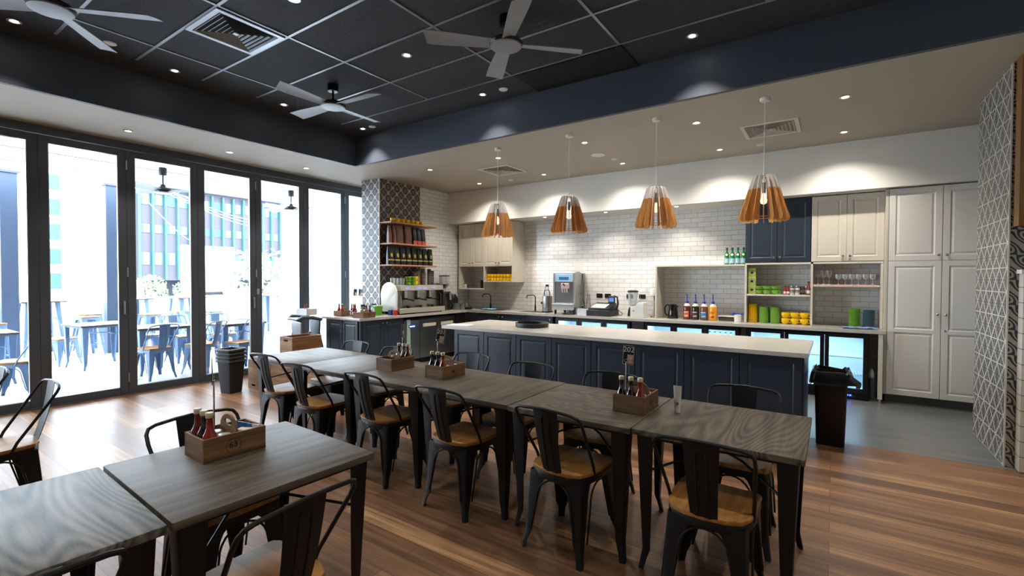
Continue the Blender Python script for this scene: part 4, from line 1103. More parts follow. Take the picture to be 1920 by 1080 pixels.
# ---- crockery
def mk_mug(m, r=.042, h=.062, name='cup'):
    def f():
        t = thing(name, 'x', 'cup')
        MB().lathe([(0, 0), (r*.6, 0), (r*.9, h*.25), (r, h*.6), (r, h), (r*.93, h), (r*.9, h*.5), (r*.5, h*.12), (0, h*.1)], seg=24, cap=False).obj('bowl', m, t)
        MB().tube([(r*.95, 0, h*.85), (r*1.35, 0, h*.85), (r*1.6, 0, h*.55), (r*1.35, 0, h*.25), (r*.9, 0, h*.25)], .0045, 8).obj('handle', m, t); return t
    return f
YC, GC, YM = Src(mk_mug(M_yellow)), Src(mk_mug(M_green, .05, .055)), Src(mk_mug(M_yellow, .052, .078, 'mug'))
for i in range(7): YC.place((-6.28, 5.60+i*.115, 2.495), 2.2, 'yellow cup on the top timber shelf, '+['first', 'second', 'third', 'fourth', 'fifth', 'sixth', 'last'][i]+' from the left', 'yellow cups on the top timber shelf')
for k in range(2):
    for i in range(8): YC.place((-5.665+i*.0755, 7.54, 1.453+k*.068), -2.2, 'yellow cup below the corner cupboard, '+['lower', 'upper'][k]+' row, '+['first', 'second', 'third', 'fourth', 'fifth', 'sixth', 'seventh', 'last'][i]+' from left', 'yellow cups below the corner cupboard', scale=(.82, .82, 1.05))
for k in range(2):
    for i in range(3): YM.place((-.545+i*.112, 7.60, Z+k*.081), -.5, 'yellow mug on the worktop, '+['lower', 'upper'][k]+' row, '+['left', 'middle', 'right'][i], 'yellow mugs on the worktop')
for k in range(2):
    for i in range(3): GC.place((-.885+i*.105, 7.60, 1.289+k*.057), -.5, 'green cup on the middle shelf, '+['lower', 'upper'][k]+' row, '+['left', 'middle', 'right'][i], 'green cups on the middle shelf')
def mk_plate(m):
    def f(): o = MB().lathe([(0, 0), (.055, 0), (.062, .004), (.063, .0115), (.058, .0115), (.05, .004), (0, .003)], seg=28, cap=False).obj('plate', m); return tag(o, 'x', 'plate')
    return f
for x, y, n, m, l in ((-.955, 7.62, 21, M_yellow, 'tall yellow stack'), (-.815, 7.62, 18, M_greenl, 'left green stack beside the yellow plates'), (-.675, 7.62, 18, M_greenl, 'right green stack beside the mugs'),
                      (.235, 7.62, 19, M_green, 'green stack below the wine glasses'), (.385, 7.62, 18, M_bluegrey, 'blue-grey stack at the worktop end')):
    s_ = Src(mk_plate(m)); k_ = 1.0
    for i in range(n): s_.place((x+random.uniform(-.0015, .0015), y, Z+i*.0125), 0, 'small plate in the '+l, 'plates of the '+l, scale=(k_, k_, 1))
# tea tins
def mk_tin():
    t = thing('tea_tin', 'x', 'tin'); MB().prism(rrect(.05, .05, .008), 0, .115, 'xy', bev=.003).obj('tin_body', mat('tea_green', '#a3ae60', .45), t)
    MB().prism(rrect(.052, .052, .009), .095, .122, 'xy', bev=.003).obj('lid', mat('tea_green_lid', '#b2bd6e', .45), t)
    MB().box(-.016, .016, -.0535, -.050, .045, .075).obj('label', M_text, t); return t
TT = Src(mk_tin)
for i, l in enumerate(('bottom', 'middle', 'top')): TT.place((-.965, 7.60, 1.289+i*.123), 0, 'square pale green tea tin, '+l+' of the pile of three', 'tea tins')
TBs = Src(mk_bottle(mat('pepper_sauce', '#a03018', .2), .018, .13, cap='#2a5a34'))
for x, l in ((-.555, 'left'), (-.515, 'right')): TBs.place((x, 7.58, 1.289), 0, 'small hot sauce bottle with dark green cap, '+l+' of the pair')
def mk_spice(b, nm_):
    def f():
        t = thing('spice_jar', 'x', 'jar'); MB().lathe([(0, 0), (.026, 0), (.028, .005), (.028, .085), (.024, .092), (0, .092)], seg=20).obj('jar_body', mat('jar_'+nm_, b, .3), t)
        MB().lathe([(.026, .09), (.027, .092), (.026, .118), (0, .12)], seg=20).obj('lid', M_steel, t); MB().lathe([(.0286, .03), (.0286, .07)], seg=20, cap=False).obj('label', mat('spotted_label', '#77746c', .6, var=.7, vscale=90), t); return t
    return f
sj, pj_ = Src(mk_spice('#c9c5bd', 'salt')), Src(mk_spice('#38302b', 'pepper'))
for x, l in ((-.465, 'left'), (-.405, 'right')): sj.place((x, 7.58, 1.289), 0, 'salt jar with patterned label, '+l+' of the pair')
for x, l in ((-.355, 'left'), (-.298, 'right')): pj_.place((x, 7.62, 1.289), 0, 'dark pepper jar with patterned label, '+l+' of the pair')
Src(mk_bottle(mat('pink_sauce', '#8e3a3a', .2), .022, .19, cap='#5a2a2a')).place((-.275, 7.55, 1.289), 0, 'tall red-brown sauce bottle at the right end of the middle shelf')
# mineral water bottles
M_grn = mat('green_bottle_glass', '#0c7a35', .08, coat=.8)
def mk_water():
    t = thing('water_bottle', 'x', 'bottle')
    MB().lathe([(0, 0), (.032, 0), (.034, .005), (.034, .12), (.028, .155), (.014, .19), (.012, .235), (0, .235)], seg=24).obj('bottle_body', M_grn, t)
    MB().lathe([(.0145, .222), (.0155, .224), (.0155, .25), (0, .252)], seg=16).obj('cap', mat('dark_green_cap', '#1c5030', .35), t)
    MB().lathe([(.0345, .022), (.0345, .09)], seg=24, cap=False).obj('label', mat('pale_blue_label', '#9fc6d6', .5), t)
    MB().lathe([(0, 0), (.018, 0), (.018, .002), (0, .002)], seg=20, M=Matrix.Translation((0, -.030, .145)) @ Matrix.Rotation(PI/2-.35, 4, 'X')).obj('neck_label', M_label, t); return t
WB = Src(mk_water)
for i, l in enumerate(('leftmost', 'second', 'third', 'rightmost')): WB.place((-1.315+i*.075, 7.64, 1.716), 0, 'green mineral water bottle on the niche top, '+l+' of the row', 'green water bottles')
# wine glasses
def mk_wine():
    t = thing('wine_glass', 'x', 'glass')
    MB().lathe([(0, 0), (.030, 0), (.030, .002), (.005, .006), (.003, .012), (.003, .075), (.006, .082), (.025, .095), (.033, .12), (.030, .165), (.0292, .165), (.032, .12), (.024, .097), (0, .088)], seg=22, cap=False).obj('glass_body', M_clear, t); return t
WG = Src(mk_wine)
tag(MB().box(0, .70, 0, .34, 0, .006, .002).box(0, .006, 0, .34, .006, .02).box(.694, .70, 0, .34, .006, .02).obj('glass_mat', mat('pink_mat', '#c98078', .5), None, None, (-.222, 7.53, 1.426)), 'pink rubber mat under the wine glasses', 'mat')
for i in range(3): WG.place((-.17+i*.062, 7.60, 1.433), 0, 'taller wine glass on the pink mat, '+['left', 'middle', 'right'][i]+' of the left three', 'three left wine glasses', scale=(1, 1, 1.12))
for i in range(12): WG.place((.055+(i % 6)*.072+(i//6)*.03, 7.58+(i//6)*.12, 1.433), 0, 'wine glass in the right-hand crowd on the pink mat', 'right-hand wine glasses', scale=(1, 1, .82))
# corner shelf items
t = thing('cookie_jar', 'small white jar with lid in the left corner shelf', 'jar', (-6.30, 7.58, 1.302)); MB().lathe([(0, 0), (.032, 0), (.034, .005), (.034, .075), (0, .08)], seg=20).obj('jar_body', M_cream_d, t); MB().lathe([(.03, .078), (.032, .08), (.03, .10), (0, .10)], seg=20).obj('lid', M_clearp, t)
tag(MB().prism(rrect(.09, .08, .02), 0, .075, 'xy', bev=.004).obj('storage_tub', M_clearp, None, 35, (-6.15, 7.62, 1.302)), 'clear plastic tub in the left corner shelf', 'tub')
t = thing('tablet', 'small black boxed screen in the left corner shelf', 'screen', (-5.86, 7.60, 1.302)); MB().box(-.07, .07, 0, .03, 0, .17, .004).obj('case', M_blackp, t); MB().box(-.058, .058, -.002, 0, .015, .155).obj('screen', mat('dark_screen', '#10161c', .1), t)
#PART4

# ================================================================== COFFEE COUNTER
t = thing('espresso_machine', 'stainless three-group espresso machine with white arched side panel', 'espresso machine', (-6.23, 6.04, Z), PI/2)
# local x runs along the counter (+x = away from camera), local -y faces the aisle
MB().box(-.52, .60, -.06, .22, .06, .40, .006).obj('body', M_steel, t)
MB().box(-.52, .60, .0, .22, .40, .49, .006).obj('cup_tray', M_steel, t)
MB().prism([(-.17, .405), (-.16, .49), (.0, .50), (.0, .40)], -.46, .60, 'yz', bev=.004).obj('control_fascia', mat('fascia_steel', '#c9c3b8', .3, .5), t)
mb = MB(); 
for x in (-.30, -.02, .12, .36): mb.box(x-.06, x+.04, -.174, -.166, .43, .462, .002)
mb.obj('button_panel', mat('panel_glow', '#8f8fb8', .3, emit='#a8a8ff', estr=.4), t)
MB().box(-.50, .60, -.19, -.06, .05, .10, .004).obj('drip_tray', M_steel, t)
MB().box(-.52, .60, -.215, -.19, .02, .10, .004).obj('front_rail', mat('pale_rail', '#c3bfb2', .35, .5), t)
arch = [(-.19, .05)]+[(.0+.19*math.cos(PI-k*PI/14)*1.0, .36+.19*math.sin(k*PI/14)) for k in range(15)]+[(.19, .05)]
MB().prism(arch, -.58, -.545, 'yz', bev=.01).obj('side_panel', M_plasticw, t)
MB().prism([(a*.9, b*.95) for a, b in arch], .60, .62, 'yz', bev=.006).obj('side_panel', M_steeld, t)
for x in (-.28, .02, .32):
    g = MB().cyl((x, -.10, .27), .034, .13, seg=20).obj('group_head', M_chrome, t)
    MB().cyl((x, -.10, .245), .036, .03, seg=20).tube([(x, -.12, .255), (x+.02, -.20, .245), (x+.03, -.27, .235)], [.009, .013, .014], 10).obj('portafilter', M_blackp, g)
    MB().lathe([(.028, 0), (.034, .04), (.0, .04)], c=(x+.05, -.11, .10), seg=16).obj('drip_spout', M_steeld, t)
for x in (-.45, .53): MB().tube([(x, -.10, .38), (x, -.17, .33), (x, -.17, .15)], .006, 8).obj('steam_wand', M_chrome, t)
for x in (-.48, .56):
    for y in (-.14, .18): MB().cyl((x, y, 0), .02, .06, seg=12).obj('foot', M_blackp, t)
ZM = Z+.492
# on top: glasses, green cups, yellow cups, paper cup stacks
def mk_tall(): o = MB().lathe([(0, 0), (.026, 0), (.036, .13), (.034, .13), (.025, .006), (0, .006)], seg=20, cap=False).obj('latte_glass', M_clear); return tag(o, 'x', 'glass')
LG = Src(mk_tall)
for i in range(4): LG.place((-6.24, 5.555+i*.08, ZM), 0, 'clear tall glass on the espresso machine, '+['first', 'second', 'third', 'last'][i]+' from the left', 'glasses on the espresso machine')
for k in range(3):
    for i in range(2): GC.place((-6.19, 5.87+i*.115, ZM+k*.05), -.6, 'green cup on the espresso machine, '+['bottom', 'middle', 'top'][k]+' layer, '+['left', 'right'][i], 'green cups on the espresso machine')
for k in range(2):
    for i in range(2): YM.place((-6.30+i*.03, 6.03+i*.09, ZM+.0+k*.081), .9, 'yellow mug on the espresso machine, '+['lower', 'upper'][k]+' layer, '+['left', 'right'][i], 'yellow mugs on the espresso machine')
def mk_pc(h, n, base, rimc, nm_):
    def f():
        t = thing('paper_cup_stack', 'x', 'cups'); pr = [(0, 0)]
        for k in range(n): z = k*h/n; pr += [(.032, z), (.040, z+h/n*.9)]
        pr += [(0, h)]; MB().lathe(pr, seg=20, cap=False).obj('cups', mat('cup_'+nm_, base, .6), t)
        mb = MB()
        for k in range(n): z = (k+.9)*h/n; mb.lathe([(.040, z-.002), (.042, z), (.040, z+.002)], seg=20, cap=False)
        mb.obj('rims', mat('rim_'+nm_, rimc, .5), t); return t
    return f
P1, P2 = Src(mk_pc(.30, 13, '#3a3330', '#cfc8bc', 'brown')), Src(mk_pc(.27, 10, '#8f8a86', '#d9d4ca', 'grey'))
for y, s_, l, sc in ((6.19, P2, 'leftmost, grey and shorter', .85), (6.27, P2, 'second, grey', .95), (6.36, P1, 'third, tall with pale rims', 1.0), (6.44, P2, 'fourth, grey behind', .9), (6.52, P1, 'fifth, brown with pale rims', 1.0), (6.60, P1, 'last, slightly leaning', .9)):
    s_.place((-6.36 if s_ is P2 else -6.31, y, ZM), 0, 'paper cup stack on the espresso machine, '+l, scale=(1, 1, sc))
# grinder
t = thing('coffee_grinder', 'coffee grinder with clear hopper right of the espresso machine', 'grinder', (-6.30, 6.93, Z))
MB().prism(rrect(.09, .10, .02), 0, .36, 'xy', bev=.008).obj('body', M_steeld, t)
MB().lathe([(.035, .36), (.035, .42), (.10, .50), (.105, .51), (.105, .66), (.10, .66), (.10, .512), (.03, .43)], seg=28, cap=False).obj('hopper', M_clear, t)
MB().lathe([(.033, .42), (.097, .50), (0, .505)], seg=24).obj('coffee_beans', mat('beans', '#2a1a10', .5, var=.5, vscale=120), t)
MB().lathe([(.108, .655), (.108, .675), (0, .68)], seg=28).obj('hopper_lid', M_blackp, t)
MB().box(.08, .17, -.03, .03, .20, .34, .006).obj('doser', M_chrome, t)
MB().tube([(.10, 0, .10), (.17, 0, .09)], .010, 8).obj('portafilter_fork', M_chrome, t)
# milk jugs
def mk_jug():
    t = thing('milk_jug', 'x', 'jug'); MB().lathe([(0, 0), (.045, 0), (.048, .01), (.040, .08), (.042, .115), (.046, .125), (.043, .125), (.038, .09), (0, .02)], seg=22, cap=False).obj('jug_body', M_steel, t)
    MB().tube([(.042, 0, .11), (.075, 0, .105), (.08, 0, .06), (.045, 0, .03)], .004, 8).obj('handle', M_chrome, t); return t
MJ = Src(mk_jug)
for (x, y, l) in ((-6.08, 7.06, 'nearest the aisle, left of the cluster'), (-6.20, 7.14, 'second in the cluster'), (-6.07, 7.20, 'in front at the middle of the cluster'), (-6.22, 7.30, 'behind, against the tiles'), (-6.10, 7.36, 'right of the middle'), (-6.25, 7.50, 'at the far right of the cluster')):
    MJ.place((x, y, Z), 1.0, 'steel milk jug past the grinder, '+l, 'milk jugs in the corner')
t = thing('knock_box', 'black crumpled coffee sack behind the milk jugs', 'sack', (-6.38, 7.28, Z))
mb = MB(); 
rings = []
for k in range(7):
    z = k*.05; s_ = [.09, .11, .115, .11, .10, .07, .05][k]
    rings.append([((s_+.012*math.sin(5*a+k))*math.cos(a), (s_+.015*math.cos(4*a+2*k))*math.sin(a), z) for a in [2*PI*i/20 for i in range(20)]])
mb.loft(rings).obj('sack_body', mat('black_bag', '#15161a', .35), t); t.name = 'coffee_sack'
tag(MB().prism(rrect(.07, .05, .01), 0, .02, 'xy').box(-.06, .06, -.04, .04, .02, .045, .004).obj('tamping_mat', M_blackp, None, 35, (-6.03, 7.34, Z)), 'small black tamping block at the inner corner of the worktop', 'tamping mat')
# near end of the counter
CR.place((-6.10, 4.86, Z), math.radians(8), 'wooden condiment crate at the corner of the coffee counter', 'crates on the coffee counter', scale=(1.15, 1.05, .85))
CR.place((-6.66, 4.90, Z), math.radians(4), 'wooden condiment crate at the left end of the coffee counter', 'crates on the coffee counter', scale=(1.0, 1.05, .85))
t = thing('cutlery_bucket', 'small dark metal bucket between the two counter crates', 'bucket', (-6.38, 4.88, Z)); MB().lathe([(0, 0), (.05, 0), (.056, .10), (.053, .10), (.045, .01), (0, .01)], seg=24, cap=False).obj('bucket_body', M_steeld, t); MB().lathe([(.057, .09), (.059, .094), (.057, .10)], seg=24, cap=False).obj('rim', M_steel, t)
for i, (dx, dy) in enumerate(((-.02, -.02), (.02, -.02), (0, .02))): BR.place((-6.38+dx*1.2, 4.88+dy*1.2, Z+.012), 0, 'dark red sauce bottle in the metal bucket, '+['left', 'right', 'rear'][i])
for (x, y, l) in ((-6.70, 4.83, 'left'), (-6.62, 4.83, 'right')): BK.place((x, y, Z+.01), 0, 'ketchup bottle in the left-end counter crate, '+l)
for (x, y, l) in ((-6.14, 4.93, 'left'), (-6.07, 4.94, 'right')): BR.place((x, y, Z+.01), 0, 'dark bottle in the corner counter crate, '+l)
JAR.place((-6.15, 4.79, Z+.01), 0, 'pale jar in the corner counter crate')
for (x, y, z, r, l) in ((-6.52, 4.99, Z, 20, 'left'), (-6.46, 5.05, Z, 40, 'middle'), (-6.40, 5.02, Z, 5, 'right')): stand((x, y, z), '', math.radians(r), .1, 'spare table number sign behind the counter bucket, '+l+' of three', .34)
def tubby(name, r, h, m, loc, label, cat, lid=None):
    t = thing(name, label, cat, loc); MB().lathe([(0, 0), (r*.86, 0), (r, h), (r*.95, h), (r*.82, .01), (0, .01)], seg=26, cap=False).obj('body', m, t)
    if lid: MB().lathe([(r*1.02, h-.006), (r*1.05, h), (r*1.02, h+.012), (0, h+.014)], seg=26).obj('lid', lid, t)
    return t
tubby('green_tub', .075, .15, mat('bright_green_plastic', '#5fa520', .35), (-6.30, 5.30, Z), 'bright green plastic tub on the coffee counter', 'tub', mat('green_lid', '#a9c98a', .4))
Src(mk_bottle(mat('clear_water', '#b9cfe0', .1, coat=.5), .033, .21, cap='#2c5f9a', labelc=False)).place((-6.22, 5.12, Z), 0, 'clear plastic bottle left of the green tub')
tag(MB().box(-.035, .035, -.035, .035, 0, .085, .003).obj('napkin_box', mat('blue_carton', '#1c3f7d', .5), None, None, (-6.12, 5.42, Z)), 'small blue carton in front of the espresso machine', 'carton')
tag(MB().box(-.03, .03, -.03, .03, 0, .085, .003).obj('tea_carton', mat('red_carton', '#b8242a', .5), None, None, (-6.04, 5.44, Z)), 'small red carton beside the blue one', 'carton')
tubby('white_jug', .05, .12, M_plasticw, (-6.44, 5.12, Z), 'white plastic jug behind the clear bottle', 'jug', M_blackp)
tubby('blue_canister', .055, .16, mat('slate_blue_plastic', '#3d5470', .4), (-6.60, 5.24, Z), 'slate-blue canister behind the counter crates', 'canister', M_blackp)
tubby('silver_canister', .05, .17, M_steel, (-6.46, 5.33, Z), 'silver canister with dark lid behind the green tub', 'canister', M_blackp)

# ---- timber shelves on the patterned wall
for z, l in ((2.47, 'top timber wall shelf with yellow cups'), (2.105, 'middle timber wall shelf with coffee bags'), (1.735, 'lowest timber wall shelf with black coffee bags')):
    tag(MB().box(-6.498, -6.20, 5.50, 6.62, z-.025, z, .002).obj('wall_shelf', M_shelfw), l, 'shelf', 'timber shelves on the patterned wall')
for c in [o for o in COL.objects if o.name.startswith('cup') and o.get('group') == 'yellow cups on the top timber shelf']: c.location.z = 2.471
def mk_bag(m, lab, band, h=.30, w=.085, oval=True):
    def f():
        t = thing('coffee_bag', 'x', 'coffee bag'); rings = []
        for k in range(9):
            f_ = k/8; d = .045*(1-.75*max(0, (f_-.45)/.55)); w_ = w/2*(1-.10*max(0, (f_-.7)/.3))
            rings.append([(d*math.copysign(abs(math.cos(a))**.6, math.cos(a)), w_*math.copysign(abs(math.sin(a))**.5, math.sin(a)), f_*h) for a in [2*PI*i/24 for i in range(24)]])
        MB().loft(rings).obj('bag_body', m, t)
        M = Matrix.Translation((.0, 0, 0))
        if oval: MB().lathe([(0, 0), (.027, 0), (.027, .002), (0, .002)], seg=24, M=Matrix.Translation((.0425, 0, h*.52)) @ Matrix.Rotation(PI/2-.10, 4, 'Y') @ Matrix.Diagonal((1.35, .85, 1, 1))).obj('round_label', lab, t)
        if band: MB().box(-.0, .0462, -w/2*.93, w/2*.93, h*.22 if oval else 0.004, h*.29 if oval else h*.24, .001).obj('band', band, t)
        return t
    return f
M_gold = mat('gold_label', '#b5a54a', .35, .3); M_blk = mat('black_foil', '#14181f', .3)
BG = Src(mk_bag(M_blk, M_gold, M_gold, .31, .125))
OR = ['first', 'second', 'third', 'fourth', 'fifth', 'sixth', 'seventh', 'last']
for i in range(8): BG.place((-6.31, 5.57+i*.137, 1.737), 0, 'black coffee bag with gold label on the lowest shelf, '+OR[i]+' from the left', 'black coffee bags on the lowest shelf')
KB = Src(mk_bag(mat('kraft_bag', '#6d4b3c', .55), None, None, .32, .17, False)); PB = Src(mk_bag(mat('copper_bag', '#8a5f57', .35), None, None, .30, .06, False))
PB.place((-6.32, 5.56, 2.107), 0, 'narrow copper coffee bag at the left end of the middle shelf'); PB.place((-6.30, 5.64, 2.107), 0, 'second narrow copper coffee bag on the middle shelf')
KB.place((-6.31, 5.77, 2.107), 0, 'left wide brown kraft coffee bag on the middle shelf'); KB.place((-6.31, 5.97, 2.107), 0, 'right wide brown kraft coffee bag on the middle shelf')
OB = Src(mk_bag(mat('navy_foil', '#1b2530', .35), None, mat('orange_band', '#c9583a', .5), .30, .10, False))
for i, l in enumerate(('left', 'middle', 'right')): OB.place((-6.31, 6.13+i*.108, 2.107), 0, 'navy coffee bag with orange base, '+l+' of three on the middle shelf')

# ================================================================== FLOOR THINGS
# crates by the doors
def mk_bigcrate():
    t = thing('storage_crate', 'x', 'crate'); w, d, h = .14, .20, .385   # open side up
    MB().box(-w, w, -d, d, 0, .012).obj('base', M_box, t)
    for s in (-1, 1):
        MB().box(s*w, s*(w-.014), -d, d, 0, h, .002).obj('side_board', M_box, t)
        mb = MB(); y0, y1 = s*d, s*(d-.014)
        for b in ((-w+.0145, w-.0145, 0, h-.06), (-w+.0145, w-.0145, h-.035, h), (-w+.0145, -.045, h-.06, h-.035), (.045, w-.0145, h-.06, h-.035)): mb.box(b[0], b[1], y0, y1, b[2], b[3])
        mb.obj('end_board', M_boxx, t)
        MB().tube([(s*(w+.0006), .03*math.cos(a), .22+.03*math.sin(a)) for a in [2*PI*k/24 for k in range(24)]], .0008, 4, closed=True).obj('stamped_ring', M_text, t)
    return t
BC = Src(mk_bigcrate)
BC.place((-5.56, 3.45, .389), 0, 'open wooden storage crate on top of the crate pile by the doors', 'storage crates')
for i, (x, y, rz, l) in enumerate(((-6.47, 3.52, 0, 'upturned wooden crate at the left end of the low row'), (-6.185, 3.52, 0, 'upturned wooden crate second in the low row'))):
    BC.place((x, y, .386), None, l, 'storage crates', rot=(PI, 0, rz))
for x, y, l in ((-5.84, 3.46, 'upturned wooden crate lying side-on, mid row'), (-5.435, 3.46, 'upturned wooden crate side-on under the open crate'), (-5.03, 3.46, 'upturned wooden crate at the right end by the table')):
    BC.place((x, y, .386), None, l, 'storage crates', rot=(PI, 0, PI/2))
# stack of black tubs
def mk_tubb():
    t = thing('waste_tub', 'x', 'bin'); rings = []
    for r_, z in ((.115, 0), (.12, .02), (.15, .36), (.165, .365), (.165, .385), (.15, .385), (.142, .36), (.112, .015)):
        rings.append([(a, b, z) for a, b in rrect(r_, r_*.95, .03, 4)])
    MB().loft(rings).obj('tub_body', mat('grey_black_plastic', '#26282d', .45), t)
    MB().tube([(a, b, .372) for a, b in rrect(.168, .16, .03, 4)], .007, 6, closed=True).obj('rim', mat('tub_rim', '#3a3d44', .4), t); return t
WT = Src(mk_tubb)
for i, l in enumerate(('bottom', 'second', 'third', 'top')): WT.place((-6.52, 3.06, i*.048), .25, 'black square plastic tub by the glass doors, '+l+' of the nested stack', 'nested black tubs', scale=(.8, .8, 1.12))
# high chair
t = thing('high_chair', 'dark blue-grey plastic high chair left of the coffee counter', 'high chair', (-6.98, 4.42, 0), math.radians(-10))
M_hc = mat('blue_grey_plastic', '#4a5563', .4)
for sx in (-1, 1):
    for sy in (-1, 1): MB().tube([(sx*.15, sy*.13, .62), (sx*.25, sy*.24, .0)], [.035, .022], 10).obj('leg', M_hc, t)
MB().prism(rrect(.19, .17, .04), .50, .53, 'xy', bev=.006).obj('seat', M_hc, t)
MB().prism([(-.17, .53), (.17, .53), (.19, .80), (-.19, .80)], -.16, -.13, 'xz', bev=.01).obj('front_panel', mat('grey_panel', '#8d939b', .4), t)
MB().prism([(-.17, .53), (.17, .53), (.19, .86), (-.19, .86)], .13, .16, 'xz', bev=.01).obj('backrest', M_hc, t)
for s in (-1, 1): MB().tube([(s*.18, -.20, .84), (s*.22, -.14, .885), (s*.24, 0, .88), (s*.21, .16, .84)], .028, 10).obj('armrest', M_hc, t)
MB().tube([(-.18, -.20, .84), (0, -.24, .86), (.18, -.20, .84)], .022, 10).obj('front_bar', M_hc, t)
t = thing('cutlery_caddy', 'white plastic caddy of sachets sitting on the high chair', 'caddy', (-6.93, 4.40, .912)); 
mb = MB(); mb.prism(rrect(.14, .09, .02), 0, .006, 'xy')
for q in ((-.14, .14, -.09, -.084), (-.14, .14, .084, .09), (-.14, -.134, -.084, .084), (.134, .14, -.084, .084)): mb.box(*q, .006, .10)
mb.obj('caddy_body', mat('white_translucent', '#dfe3e6', .4), t); MB().tube([(-.05, 0, .02), (-.055, 0, .17)], .006, 6).tube([(-.02, .01, .02), (-.012, .01, .18)], .006, 6).obj('sauce_sticks', mat('dull_red', '#9a4a4a', .5), t)
# swing bin at the island end
t = thing('rubbish_bin', 'tall dark brown bin with black liner at the right end of the island', 'bin', (-.005, 5.27, 0), math.radians(0))
rings = []
for hx, hy, z in ((.105, .15, 0), (.108, .155, .01), (.125, .175, .60), (.14, .19, .605), (.14, .19, .64), (.12, .17, .64), (.118, .168, .60), (.10, .145, .02)): rings.append([(a, b, z) for a, b in rrect(hx, hy, .03, 4)])
MB().loft(rings).obj('bin_body', mat('dark_brown_plastic', '#120f0e', .4), t)
rings = []; n = len(rrect(.1, .1, .03, 8))
for k, (g, z) in enumerate(((-.03, .50), (-.008, .655), (.0, .668), (.012, .66), (.020, .62), (.026, .585), (.030, .56))):
    P_ = rrect(.135+g, .185+g, .04, 8); rr = []
    for i, (a, b) in enumerate(P_):
        w = (.012*math.sin(i*1.9+k)+.010*math.sin(i*3.1))*(1 if k > 1 else .4)
        e = .07 if (k >= 5 and a > .12 and b < -.05) else 0
        rr.append((a+w*.5+e*.7, b+w*.4-e*.2, z+w*.9))
    rings.append(rr)
MB().loft(rings, cap=False).obj('bin_liner', mat('black_liner', '#101113', .22, coat=.4), t, 60)
t = thing('floor_bottle', 'white-topped bottle on the floor beside the last fridge door', 'bottle', (.415, 7.55, 0)); MB().lathe([(0, 0), (.05, 0), (.052, .01), (.052, .22), (.03, .26), (0, .26)], seg=22).obj('bottle_body', mat('grey_bottle', '#5b5f66', .4), t); MB().lathe([(.035, .25), (.04, .26), (.03, .33), (.012, .37), (0, .37)], seg=20).obj('spray_top', M_plasticw, t)
# drinks in the fridges
M_milk = mat('milk_bottle', '#e4ecef', .4)
MKb = Src(mk_bottle(M_milk, .036, .22, 'milk_bottle', cap='#2f6f66', labelc=False)); 
for i in range(6): MKb.place((-1.50+i*.072, 7.42, .525), 0, 'white bottle on the upper rack of the middle fridge', 'white bottles in the middle fridge')
def mk_can(): o = MB().lathe([(0, 0), (.028, 0), (.032, .008), (.032, .10), (.027, .112), (0, .112)], seg=18).obj('drink_can', mat('can_teal', '#3c8f96', .3, .3)); return tag(o, 'x', 'can')
CN = Src(mk_can)
for i in range(6): CN.place((-3.42+i*.135, 7.42, .525), 0, 'teal drink can on the upper rack of the left fridge', 'teal cans in the left fridge')
for i in range(8): CN.place((-2.33+i*.085, 7.44, .525), 0, 'teal drink can on the upper rack of the middle fridge', 'teal cans in the middle fridge')

# ================================================================== OUTSIDE THE DOORS
M_tfloor = mat('pale_terrace_paving', '#b9bcc0', .6, var=.05, vscale=3)
struct('terrace_floor', MB().box(-13.4, -7.6, -7, 16, -.08, -.01), M_tfloor)
struct('street_ground', MB().box(-60, -13.4, -30, 60, -.6, -.5), mat('pale_street', '#a9abad', .8))
struct('terrace_parapet', MB().box(-13.55, -13.4, -7, 16, -.5, 1.04), mat('white_render', '#dcdfe2', .7))
struct('terrace_roof', MB().box(-11.2, -7.6, -7, 16, 3.36, 3.45), mat('white_soffit_sheet', '#e8eaec', .6))
mb = MB()
for x in (-8.54, -9.72, -10.9): mb.box(x-.01, x+.01, -7, 16, 3.352, 3.36)
for y in (-1.4, .4, 2.15, 3.95, 5.75): mb.box(-11.2, -7.6, y-.01, y+.01, 3.352, 3.36)
struct('terrace_roof_joints', mb, mat('joint_grey', '#7d858d', .6))
struct('outer_wall_front', MB().box(-7.62, -7.46, 6.05, 9, 0, 3.6), M_white)
M_col = mat('slate_column', '#39475c', .5)
for y, w, l in ((1.93, .11, 'slate blue post of the terrace at the left edge of the view'), (1.62, .09, 'slimmer slate post left of the terrace post'), (3.36, .10, 'slate blue terrace post seen behind the second door panel')):
    t = thing('terrace_post', l, 'post', (-12.0, y, -.01)); MB().box(-w, w, -w, w, 0, 3.34, .005).obj('shaft', M_col, t); MB().box(-w-.03, w+.03, -w-.03, w+.03, 3.33, 3.37).obj('cap_plate', M_col, t)
# outside fans
FAN.place((-9.45, 3.36, 3.36), .6, 'terrace ceiling fan seen through the third door panel', 'terrace ceiling fans', scale=(1, 1, 1.7))
FAN.place((-9.6, 5.75, 3.36), .2, 'terrace ceiling fan seen through the fifth door panel', 'terrace ceiling fans', scale=(1, 1, 1.7))
